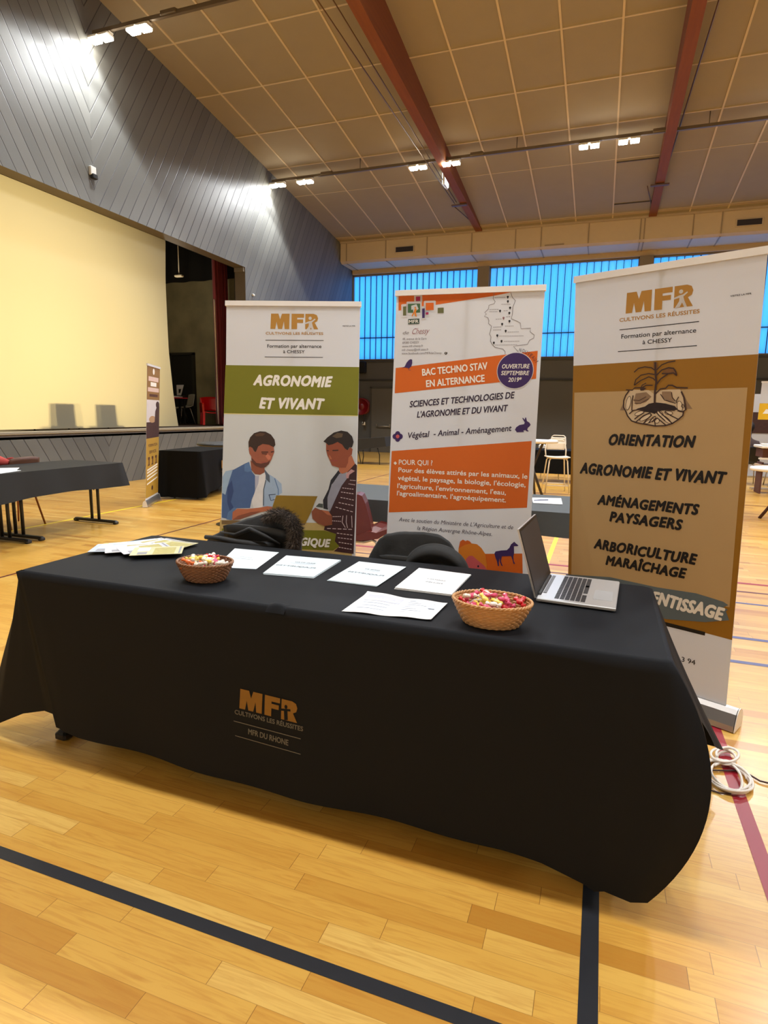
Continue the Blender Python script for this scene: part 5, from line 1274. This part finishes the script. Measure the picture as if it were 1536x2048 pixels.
for dx, dy in ((-.02, .42), (-.34, .0), (-.36, .42)):
    a = Vector((fr[-2].x + dx, 3.76 + dy, .50)); q = MB(); q.tube([to_local(rc, a), to_local(rc, (a.x + (.03 if dx > -.1 else -.05), a.y, .0))], .010, M_STEEL); q.build('leg', None, rc)

# cables on the floor at the right end of the table
M_WCAB = mat('cable_white', (232, 224, 214), .5, var=.03)
cc = onz(1447, 1553, 0)
q = MB(); pts = []
for k_ in range(150):
    a = k_ * 2 * PI / 34; w_ = k_ / 150
    pts.append((cc.x + .01 + (.070 + .012 * math.sin(k_ * .11)) * math.cos(a) + .012 * math.sin(k_ * .05), cc.y + .00 + (.105 + .014 * math.sin(k_ * .07)) * math.sin(a) - .02 * w_, .008 + .012 * w_ + .004 * math.sin(k_ * .5)))
q.tube(pts, .0052, M_WCAB, n=6)
pts = []
c2 = onz(1450, 1525, 0)
for k_ in range(70):
    a = k_ * 2 * PI / 27; pts.append((c2.x + .045 * math.cos(a) + .012 * math.sin(k_ * .13), c2.y + .01 + .060 * math.sin(a * 1.0 + .4), .012 + .025 * k_ / 70))
q.tube(pts, .0052, M_WCAB, n=6)
tag(q.build('coiled_cable'), 'coiled white extension cable on the floor beside the cloth corner', 'cable')
q = MB(); q.tube([(cc.x - .22, cc.y - .02, .006)] + [onz(a, b_, .008) for a, b_ in ((1432, 1541), (1465, 1541), (1485, 1543), (1500, 1550), (1520, 1562), (1545, 1568))] + [(1.2, 2.35, .006), (1.9, 2.5, .006)], .0035, mat('cable_dark', (48, 26, 22), .5), n=6)
tag(q.build('power_cable'), 'thin dark power cable trailing off to the right across the white coil', 'cable')
q = MB(); q.tube([(cc.x - .2, cc.y - .12, .005), onz(1420, 1580, .005), onz(1440, 1586, .005), onz(1462, 1588, .005)], .003, mat('cable_dark', (48, 26, 22), .5), n=6)
tag(q.build('power_cable'), 'short dark cable end poking out under the white coil', 'cable')

# ================================================================== LEFT SIDE OF THE HALL
M_CL2 = mat('cover_charcoal', (40, 40, 40), .8, var=.08, scale=4, bump=.1, bscale=300, spec=.25)
lx0, lx1, ly0, ly1, lz = -6.24, -5.42, 2.9, 5.72, .755
folding_table('folding_table', 'folding table of the left row under the charcoal cover, far one with open T legs', (lx0 + lx1) / 2, 5.14, 1.14, .76, lz - .01, 'y', foot_end=.05)
folding_table('folding_table', 'folding table of the left row under the charcoal cover, nearer one at the picture edge', (lx0 + lx1) / 2, 3.95, 1.12, .76, lz - .01, 'y', foot_end=.05)
q = MB()
def hem(y): return .47 + .02 * math.sin(y * 3) + .015 * (y - 4)
per = []
n = 40
for k_ in range(n): per.append((lx1, ly0 + (ly1 - ly0) * k_ / n))
for k_ in range(12): per.append((lx1 - (lx1 - lx0) * k_ / 12, ly1))
for k_ in range(n): per.append((lx0, ly1 - (ly1 - ly0) * k_ / n))
for k_ in range(12): per.append((lx0 + (lx1 - lx0) * k_ / 12, ly0))
N = len(per); K = 8; vs_ = []; fs_ = []
cx_, cy_ = (lx0 + lx1) / 2, (ly0 + ly1) / 2
for k_ in range(K + 1):
    t_ = k_ / K
    for i, (x, y) in enumerate(per):
        o_ = .035 * t_ + .012 * t_ * math.sin(i * .8)
        dx = (1 if x > lx1 - .001 else -1 if x < lx0 + .001 else 0); dy = (1 if y > ly1 - .001 else -1 if y < ly0 + .001 else 0)
        vs_.append((x + dx * o_, y + dy * o_ * 1.4, lz - t_ * (lz - hem(y))))
for k_ in range(K):
    for i in range(N):
        j = (i + 1) % N; fs_.append([k_ * N + j, k_ * N + i, (k_ + 1) * N + i, (k_ + 1) * N + j])
q.add(vs_, fs_, M_CL2, True); q.add(vs_[:N], [list(range(N))], M_CL2)
tag(q.build('tablecloth'), 'charcoal cover over the tables at the left edge, hanging halfway', 'tablecloth')
# papers and red jacket
for k_, (a, b_, r_, lab) in enumerate(((2, 944, .3, 'white paper lying on the charcoal covered table, nearer one'), (12, 940, .8, 'white paper lying on the charcoal covered table, crossing the other one'))):
    c = onz(a, b_, lz); q = MB(); q.box((0, 0, 0), (.21, .30, .003), M_PAPER); o = q.build('paper_sheet'); o.location = (c.x, c.y, lz + .003 + k_ * .004); o.rotation_euler = (0, 0, r_); tag(o, lab, 'papers')
M_REDJ = mat('jacket_red', (178, 64, 54), .8, var=.15, scale=10)
rch = shell_chair('stacking_chair', 'brown legged chair behind the charcoal covered table at the left', mat('shell_brown', (96, 60, 40), .5), mat('leg_copper', (150, 92, 58), .35, .6), (-6.52, 5.10, 0), PI * .5)
q = MB()
ja = [onx(a, b_, -6.3) for a, b_ in ((-120, 925), (-60, 915), (0, 922), (18, 925))]
q.tube([ja[0], ja[1], ja[2], ja[3]], [.10, .11, .055, .028], M_REDJ, n=12)
tube_ = [onx(a, b_, -6.3) for a, b_ in ((14, 918), (24, 916), (32, 919), (36, 927))]
jo = tag(q.build('red_jacket'), 'faded red jacket sleeve lying over the covered table at the left edge', 'jacket')
q = MB(); q.tube(tube_, .010, mat('strap_red', (150, 40, 38), .8), n=8); q.build('cuff_strap', None, jo)

# black covered table in front of the stage, standing at an angle
Bc = onz(400.6, 904.6, .75); Ac = onz(318, 902, .75)
su = (Bc - Ac).normalized(); lo_dir = Vector((-su.y, su.x, 0)); SW = (Bc - Ac).length; LL = 1.8
t = thing('folding_table', 'folding table hidden by the black printed cloth in front of the stage', 'table', (Ac.x + su.x * SW / 2 + lo_dir.x * LL / 2, Ac.y + su.y * SW / 2 + lo_dir.y * LL / 2, 0), math.atan2(lo_dir.y, lo_dir.x))
q = MB(); q.box((0, 0, .725), (LL - .04, SW - .04, .03), mat('table_top_grey', (130, 126, 118), .5)); q.build('tabletop', None, t)
for s in (-1, 1):
    for e_ in (-1, 1): q = MB(); q.tube([(s * (LL / 2 - .15), e_ * .2, 0), (s * (LL / 2 - .15), e_ * .2, .71)], .015, M_LEGB); q.build('leg', None, t)
M_CL3 = mat('cloth_far_black', (12, 12, 13), .8, var=.1, spec=.15)
q = MB(); per = []
C = [Ac, Bc, Bc + lo_dir * LL, Ac + lo_dir * LL]
for i in range(4):
    a, b_ = C[i], C[(i + 1) % 4]; m_ = 10 if i % 2 == 0 else 24
    for k_ in range(m_): per.append((a.lerp(b_, k_ / m_), i, k_ / m_))
cen = (C[0] + C[2]) / 2; N = len(per); K = 12; vs_ = []; fs_ = []
for k_ in range(K + 1):
    t_ = k_ / K
    for p, i, f_ in per:
        nr_ = [-lo_dir, su, lo_dir, -su][i]; cr = abs(f_ - .5) * 2
        o_ = (.02 + .05 * cr ** 8) * t_ + .015 * t_ * math.sin(f_ * 26 + i)
        low = .03 if (i == 0) else .05 + .10 * math.sin(f_ * PI)
        v = p + nr_ * o_ + (p - cen).normalized() * .05 * t_ * cr ** 10; v.z = .76 - t_ * (.76 - low); vs_.append(v)
for k_ in range(K):
    for i in range(N):
        j = (i + 1) % N; fs_.append([k_ * N + j, k_ * N + i, (k_ + 1) * N + i, (k_ + 1) * N + j])
q.add(vs_, fs_, M_CL3, True); q.add(vs_[:N], [list(range(N))], M_CL3)
fc_ = tag(q.build('tablecloth'), 'black cloth with a small gold logo over the table before the stage', 'tablecloth')
q = MB(); O_ = Bc + lo_dir * .62 + su * .045; O_.z = .40
P = Print(q, O_, lo_dir, (0, 0, 1)); P.logo((0, .05), (.38, .05), None, M_GOLD, 1, px=False, h=.13); P.line([(0, .0), (.38, .0)], .01, M_GOLD, 1, px=False); P.text('MFR DU RHONE', (.06, -.06), (.34, -.06), .03, M_GREYP, 1, off=.03, px=False)
q.build('printed_logo', None, fc_)
# black round bar table just behind it
dcx = onz(453, 887, 1.0)
t = thing('bar_table', 'round black topped bar table half hidden behind the left banner', 'table', (dcx.x, dcx.y, 0))
q = MB(); q.lathe([(.33, .975), (.35, .985), (.35, 1.0), (.33, 1.01)], M_SHELL_BLK, 40); q.build('tabletop', None, t)
q = MB(); q.tube([(0, 0, .03), (0, 0, .975)], .03, M_LEGB, n=12); q.build('pole', None, t)
q = MB(); q.lathe([(.15, 0), (.15, .012), (.04, .04)], M_LEGB, 32); q.build('base', None, t)

# ================================================================== BEHIND THE BANNERS
# long charcoal covered table
bx0, bx1, by0, by1 = -2.25, .55, 4.16, 5.06
M_CL4 = mat('cover_slate', (62, 65, 65), .8, var=.06, scale=4); M_CL4s = M_CL4
q = MB()
q.box(((bx0 + bx1) / 2, (by0 + by1) / 2, .70), (bx1 - bx0 - .08, by1 - by0 - .08, .05), mat('table_top_grey', (130, 126, 118), .5))
t = thing('folding_table', 'folding table under the slate grey cover behind the banners', 'table', ((bx0 + bx1) / 2, (by0 + by1) / 2, 0))
for i in range(len(q.v)): q.v[i] = q.v[i] - Vector(t.location)
q.build('tabletop', None, t)
for s in (-1, 1):
    q = MB(); q.box((s * 1.2, 0, .03), (.05, .7, .04), M_LEGB, bev=.01); q.tube([(s * 1.2, -.05, .05), (s * 1.2, -.05, .68)], .018, M_LEGB); q.tube([(s * 1.2, .05, .05), (s * 1.2, .05, .68)], .018, M_LEGB); q.build('leg', None, t)
q = MB(); per = []
for a, b_, m_ in (((bx0, by0), (bx1, by0), 50), ((bx1, by0), (bx1, by1), 16), ((bx1, by1), (bx0, by1), 50), ((bx0, by1), (bx0, by0), 16)):
    for k_ in range(m_): per.append((a[0] + (b_[0] - a[0]) * k_ / m_, a[1] + (b_[1] - a[1]) * k_ / m_))
N = len(per); K = 6; vs_ = []; fs_ = []
for k_ in range(K + 1):
    t_ = k_ / K
    for i, (x, y) in enumerate(per):
        dx = (1 if x > bx1 - .001 else -1 if x < bx0 + .001 else 0); dy = (1 if y > by1 - .001 else -1 if y < by0 + .001 else 0); o_ = .012 * t_ * math.sin(i * .9)
        vs_.append((x + dx * o_, y + dy * o_, .755 - t_ * .17))
for k_ in range(K):
    for i in range(N):
        j = (i + 1) % N; fs_.append([k_ * N + j, k_ * N + i, (k_ + 1) * N + i, (k_ + 1) * N + j])
q.add(vs_, fs_, M_CL4, True); q.add(vs_[:N], [list(range(N))], M_CL4)
tag(q.build('tablecloth'), 'slate grey cover on the long table seen between the banners', 'tablecloth')
pc_ = [onz(a, b_, .758) for a, b_ in ((1066, 1006), (1064, 996), (1122, 997), (1125, 1009))]
q = MB(); q.prism([Vector((v.x, v.y, .757)) for v in pc_], (0, 0, .004), M_PAPER); pp = tag(q.build('paper_sheet'), 'white papers on the slate covered table beside the middle banner', 'papers')
q = MB(); a_, b_ = onz(1068, 1001, .763), onz(1096, 1000, .763); q.tube([a_, a_.lerp(b_, .5) + Vector((0, .01, 0)), b_], [.004, .006, .006], mat('pen_blue', (60, 64, 96), .4)); q.build('pen', None, pp)
q2 = 0
# folded lounge table by the far wall, hose reel, fittings
t = thing('folding_table', 'dark folding table standing by the far wall under the hose reel', 'table', (-7.25, 15.4, 0))
wpt = lambda a, b_, Y: ony(a, b_, Y) - Vector((-7.25, 15.4, 0))
q = MB(); q.prism([wpt(a, b_, 15.2) for a, b_ in ((700, 879), (769, 874), (772, 893), (700, 901))], (0, .7, 0), mat('cover_coal', (50, 50, 50), .8)); q.build('table_cover', None, t)
for a0, a1, a2 in (((726, 900), (727, 912), (725, 922)), ((755, 896), (759, 910), (759, 921)), ((716, 902), (719, 912), (722, 922))):
    v0, v2 = wpt(*a0, 15.25), wpt(*a2, 15.25); v2.z = 0.012; q = MB(); q.tube([v0, wpt(*a1, 15.25), v2], .014, M_LEGB); q.build('leg', None, t)
hp = ony(722, 813, YF - .2)
t = thing('hose_reel', 'round red fire hose reel on the far wall beside the grey door', 'hose reel', (hp.x, YF - .12, hp.z))
Mx = Matrix.Rotation(PI / 2, 4, 'X')
M_HR = mat('hose_red', (120, 10, 14), .35, coat=.3)
q = MB(); q.lathe([(.001, .10), (.10, .10), (.12, .06), (.28, .05), (.30, .08), (.30, .10), (.27, .10), (.26, .07)], M_HR, 36, M=Mx); q.lathe([(.30, -.08), (.30, -.10), (.001, -.10)], M_HR, 36, M=Mx); q.build('disc', None, t)
q = MB(); q.lathe([(.24, -.08), (.24, .05)], mat('hose_black', (30, 24, 24), .6), 30, M=Mx); q.tube([(.1, -.05, -.22), (.14, -.08, -.42), (.08, -.08, -.62)], .02, mat('hose_black', (30, 24, 24), .6)); q.build('hose', None, t)
q = MB(); q.box((.09, -.02, -.60), (.1, .08, .12), M_HEAD, bev=.01); q.build('valve', None, t)
sp_ = ony(724, 735, YF - .15); q = MB(); q.box((sp_.x, YF - .13, sp_.z), (.26, .22, .40), M_BLACKP, bev=.02)
tag(q.build('wall_speaker'), 'small black loudspeaker high on the far wall under the window', 'speaker')

# bar tables and stools
M_WT = mat('bar_white', (236, 230, 220), .4, var=.02); M_ST = mat('stool_cream', (232, 218, 196), .4, var=.03); M_DK = mat('leg_taupe', (70, 62, 54), .4, .3)
def bar_table(label, x, y, r=.38, h=1.08, ml=M_DK):
    t = thing('bar_table', label, 'table', (x, y, 0))
    q = MB(); q.lathe([(r - .01, h - .045), (r, h - .03), (r, h - .008), (r - .01, h)], M_WT, 40); q.build('tabletop', None, t)
    for k_ in range(3):
        a = k_ * 2 * PI / 3 + .4; q = MB()
        q.tube([(math.cos(a) * .16, math.sin(a) * .16, h - .045), (math.cos(a + PI) * .03, math.sin(a + PI) * .03, h * .45), (math.cos(a + PI) * .28, math.sin(a + PI) * .28, .0)], .022, ml, n=8); q.build('leg', None, t)
    return t
def stool(label, x, y, rz, h=.66, group='cream bar stools', sc=1.0):
    t = thing('bar_stool', label, 'stool', (x, y, 0), rz, group)
    q = MB(); q.grid(lambda u, v: ((u - .5) * .40 * sc, (v - .5) * .38 * sc, h + .012 * (2 * u - 1) ** 2), 10, 8, M_ST, th=.018); q.build('seat', None, t)
    q = MB(); q.tube([(-.18 * sc, -.14, h - .01), (-.19 * sc, -.19, h + .12), (-.16 * sc, -.22, h + .27), (-.12 * sc, -.225, h + .30), (.12 * sc, -.225, h + .30), (.16 * sc, -.22, h + .27), (.19 * sc, -.19, h + .12), (.18 * sc, -.14, h - .01)], .012, M_ST, n=8); q.build('back_frame', None, t)
    q = MB(); q.grid(lambda u, v: ((u - .5) * .33 * sc, -.215 - .012 * math.sin(PI * u), h + .12 + .14 * v), 8, 4, M_ST, th=.012); q.build('backrest', None, t)
    q = MB(); q.tube([(-.16, -.15, h - .02), (-.16, .15, h - .02), (.16, .15, h - .02), (.16, -.15, h - .02)], .011, M_ST, n=8, closed=True); q.build('seat_frame', None, t)
    for sx in (-1, 1):
        for sy in (-1, 1):
            q = MB(); q.tube([(sx * .13, sy * .12, h - .02), (sx * .16, sy * .15, h - .06), (sx * .215, sy * .20, .0)], .012, M_ST, n=8); q.build('leg', None, t)
    q = MB(); q.tube([(-.205, -.19, .14), (-.205, .19, .14), (.205, .19, .14), (.205, -.19, .14)], .010, M_ST, n=8, closed=True); q.build('footrest', None, t)
    return t
v = ony(1078, 880, 10.6)
bar_table('round white bar table seen between the middle and right banners', v.x - .08, 10.6, .40, v.z)
s1 = onz(1112, 984, 0)
stool('cream bar stool with a backrest between the middle and right banners, nearest one', s1.x - .02, s1.y, PI + .25, .655)
v = onz(1105, 955, 0)
stool('cream stool showing its legs just behind the nearest stool between the banners', v.x, v.y, PI - .3, .655)
v = ony(1075, 890, 13.4); q = MB()
for a in (-.12, .10): q.box((v.x + a, 13.4, .74), (.14, .14, .10), M_WT, bev=.03)
t = tag(q.build('paper_cups'), 'small white boxes on the dark table beyond the white bar table', 'box')
t = thing('long_table', 'dark covered long table across the far side beyond the bar stools', 'table', (.2, 13.5, 0))
q = MB(); q.box((0, 0, .66), (3.6, .8, .05), M_CL3, bev=.01); q.box((0, -.40, .42), (3.6, .02, .46), M_CL3); q.build('table_cover', None, t)
for sx in (-1.7, -.6, .6, 1.7):
    q = MB(); q.tube([(sx, .2, 0), (sx, .2, .64)], .018, M_LEGB); q.build('leg', None, t)
q = MB(); q.box((.0, 15.6, .22), (3.2, .5, .34), mat('bench_pale', (206, 176, 130), .6)); 
for sx in (-1.4, 0, 1.4): q.box((sx, 15.6, .025), (.08, .4, .05), M_LEGB)
tag(q.build('low_bench'), 'low pale bench along the floor under the far dark table', 'bench')

# right of the right banner
v = onz(1524, 1040, 0); r1 = bar_table('round white bar table at the right picture edge with dark crossing legs', 2.46, 9.9, .42, ony(1515, 934, 9.9).z, mat('leg_oxblood', (66, 30, 28), .4))
stool('cream bar stool at the right picture edge beside the dark legged table', 2.70, 8.55, 2.4, .66)
stool('pale bar stool behind the right banner edge, farther from the viewer', 3.25, 11.6, 2.9, .66)
v = ony(1510, 893, 13.0); t = thing('buffet_counter', 'long white topped counter beyond the right banner', 'counter', (4.6, 13.2, 0))
q = MB(); q.box((0, 0, v.z), (3.6, .7, .05), M_WT, bev=.01); q.build('worktop', None, t)
q = MB(); q.box((0, .05, v.z - .12), (3.5, .55, .16), mat('counter_brown', (88, 52, 46), .6)); q.box((0, -.2, v.z - .22), (3.6, .06, .03), M_WT); q.box((0, .08, v.z - .40), (3.5, .5, .12), mat('counter_beige', (206, 180, 150), .7)); q.build('shelf', None, t)
for sx in (-1.7, 0, 1.7): q = MB(); q.box((sx, .1, (v.z - .3) / 2), (.03, .4, v.z - .3), mat('counter_brown', (88, 52, 46), .6)); q.build('side_panel', None, t)
# yellow and white banner on the far right
a = ony(1525, 765, 11.6); q5 = thing('hanging_banner', 'white and yellow banner standing behind the counter at the right picture edge', 'banner', (a.x, 13.8, 0))
q = MB(); bl = Vector((0, 0, ony(1516, 839, 13.8).z)); top_ = ony(1524, 765, 13.8).z; xx = ony(1520, 800, 13.8).x - a.x
q.box((xx + .42, 0, (bl.z + top_) / 2), (.84, .004, top_ - bl.z), M_VINYL); pr = Print(q, (xx, -.003, bl.z), (1, 0, 0), (0, 0, 1)); HH = top_ - bl.z
pr.polyuv([(.0, 0), (.84, 0), (.84, HH * .44), (.0, HH * .44)], mat('ink_sun', (224, 176, 20), .6), 1); pr.polyuv([(.07, HH * .16), (.5, HH * .16), (.5, HH * .28), (.12, HH * .28)], W_, 2)
q.build('graphic_panel', None, q5); q = MB(); q.box((xx + .42, 0, top_ + .01), (.86, .02, .03), M_ALUW); q.build('top_bar', None, q5)
q = MB(); q.tube([(xx + .42, .03, .0), (xx + .42, .03, top_)], .014, M_ALU); q.box((xx + .42, .03, .02), (.8, .2, .04), M_ALU); q.build('pole', None, q5)
a = ony(1514, 800, 16.8); q = MB(); q.box((a.x + .2, 16.8, 1.0), (.62, .02, 2.0), M_VINYL); q.box((a.x + .2, 16.785, 1.32), (.6, .006, .5), mat('ink_photo_brown', (66, 38, 32), .6)); q.box((a.x + .2, 16.82, .02), (.7, .25, .04), M_ALU)
tag(q.build('rollup_banner'), 'pale roll-up banner with a dark picture glimpsed past the edge of the ochre banner', 'banner')

# seated visitor at the far right, seen from behind
M_GREYW = mat('wool_grey', (92, 76, 74), .9, var=.2, scale=12); M_SKIN = mat('skin', (176, 120, 96), .6); M_HAIR = mat('hair_dark', (30, 22, 22), .7)
pv = ony(1521, 872, 13.9)
def person(label, x, y, rz, seat, m_top, group=None):
    t = thing('person', label, 'person', (x, y, 0), rz)
    me = bpy.data.meshes.new('body'); J = [(0, 0, seat + .05), (0, 0, seat + .25), (0, .01, seat + .45), (0, .02, seat + .52), (0, .04, seat + .60), (0, .06, seat + .70),
        (-.17, .0, seat + .44), (-.24, .10, seat + .22), (-.16, .30, seat + .20), (.17, .0, seat + .44), (.24, .10, seat + .22), (.16, .30, seat + .20),
        (-.10, .05, seat + .04), (-.13, .42, seat + .05), (-.13, .42, .06), (-.13, .54, .04), (.10, .05, seat + .04), (.13, .42, seat + .05), (.13, .42, .06), (.13, .54, .04), (0, .07, seat + .80)]
    E_ = [(0, 1), (1, 2), (2, 3), (3, 4), (4, 5), (5, 20), (2, 6), (6, 7), (7, 8), (2, 9), (9, 10), (10, 11), (0, 12), (12, 13), (13, 14), (14, 15), (0, 16), (16, 17), (17, 18), (18, 19)]
    R_ = [.15, .14, .15, .06, .055, .095, .07, .05, .035, .07, .05, .035, .09, .065, .045, .035, .09, .065, .045, .035, .07]
    me.from_pydata(J, E_, []); o = bpy.data.objects.new('body', me); COL.objects.link(o); o.parent = t
    o.modifiers.new('skin', 'SKIN'); sv = me.skin_vertices[0].data
    for i, r in enumerate(R_): sv[i].radius = (r, r * .85)
    sv[0].use_root = True; subd(o, 2); me.materials.append(m_top)
    h = MB(); h.lathe([(.001, .125), (.05, .115), (.085, .07), (.10, .0), (.088, -.06), (.05, -.10), (.001, -.11)], M_HAIR, 20, c=(0, .04, seat + .77), sy=1.1); h.build('hair', None, t)
    h = MB(); h.lathe([(.001, .10), (.06, .06), (.072, 0), (.06, -.07), (.03, -.11), (.001, -.12)], M_SKIN, 16, c=(0, .085, seat + .745)); h.build('face', None, t)
    for sx in (-1, 1):
        for f_ in range(4):
            h = MB() if f_ == 0 else h
            h.tube([(sx * (.16 - .02 * f_ + .01), .31, seat + .20), (sx * (.15 - .02 * f_ + .01), .36, seat + .195), (sx * (.145 - .02 * f_ + .01), .385, seat + .175)], .009, M_SKIN, n=6)
        h.tube([(sx * .11, .31, seat + .20), (sx * .09, .345, seat + .20)], .010, M_SKIN, n=6); h.build('hand', None, t)
    return t
person('person in a grey brown top seated beyond the counter at the right picture edge', pv.x, 14.9, 0.1, .46, M_GREYW)
person('person in a dark purple top at the right picture edge beside the grey clothed one', pv.x + .62, 14.8, -.2, .52, mat('wool_purple', (96, 66, 92), .9, var=.2))
for x_, y_, lab in ((pv.x, 14.9, 'chair under the grey clothed person'), (pv.x + .62, 14.8, 'chair under the purple clothed person')):
    shell_chair('stacking_chair', lab + ' beyond the counter', M_SHELL_BLK, M_STEEL, (x_, y_, 0), PI * 0)
q = MB(); q.box((pv.x - .05, 13.05, v.z + .045), (.2, .14, .03), M_WT, bev=.01); tag(q.build('paper_box'), 'small white box on the white counter beyond the right banner', 'box')
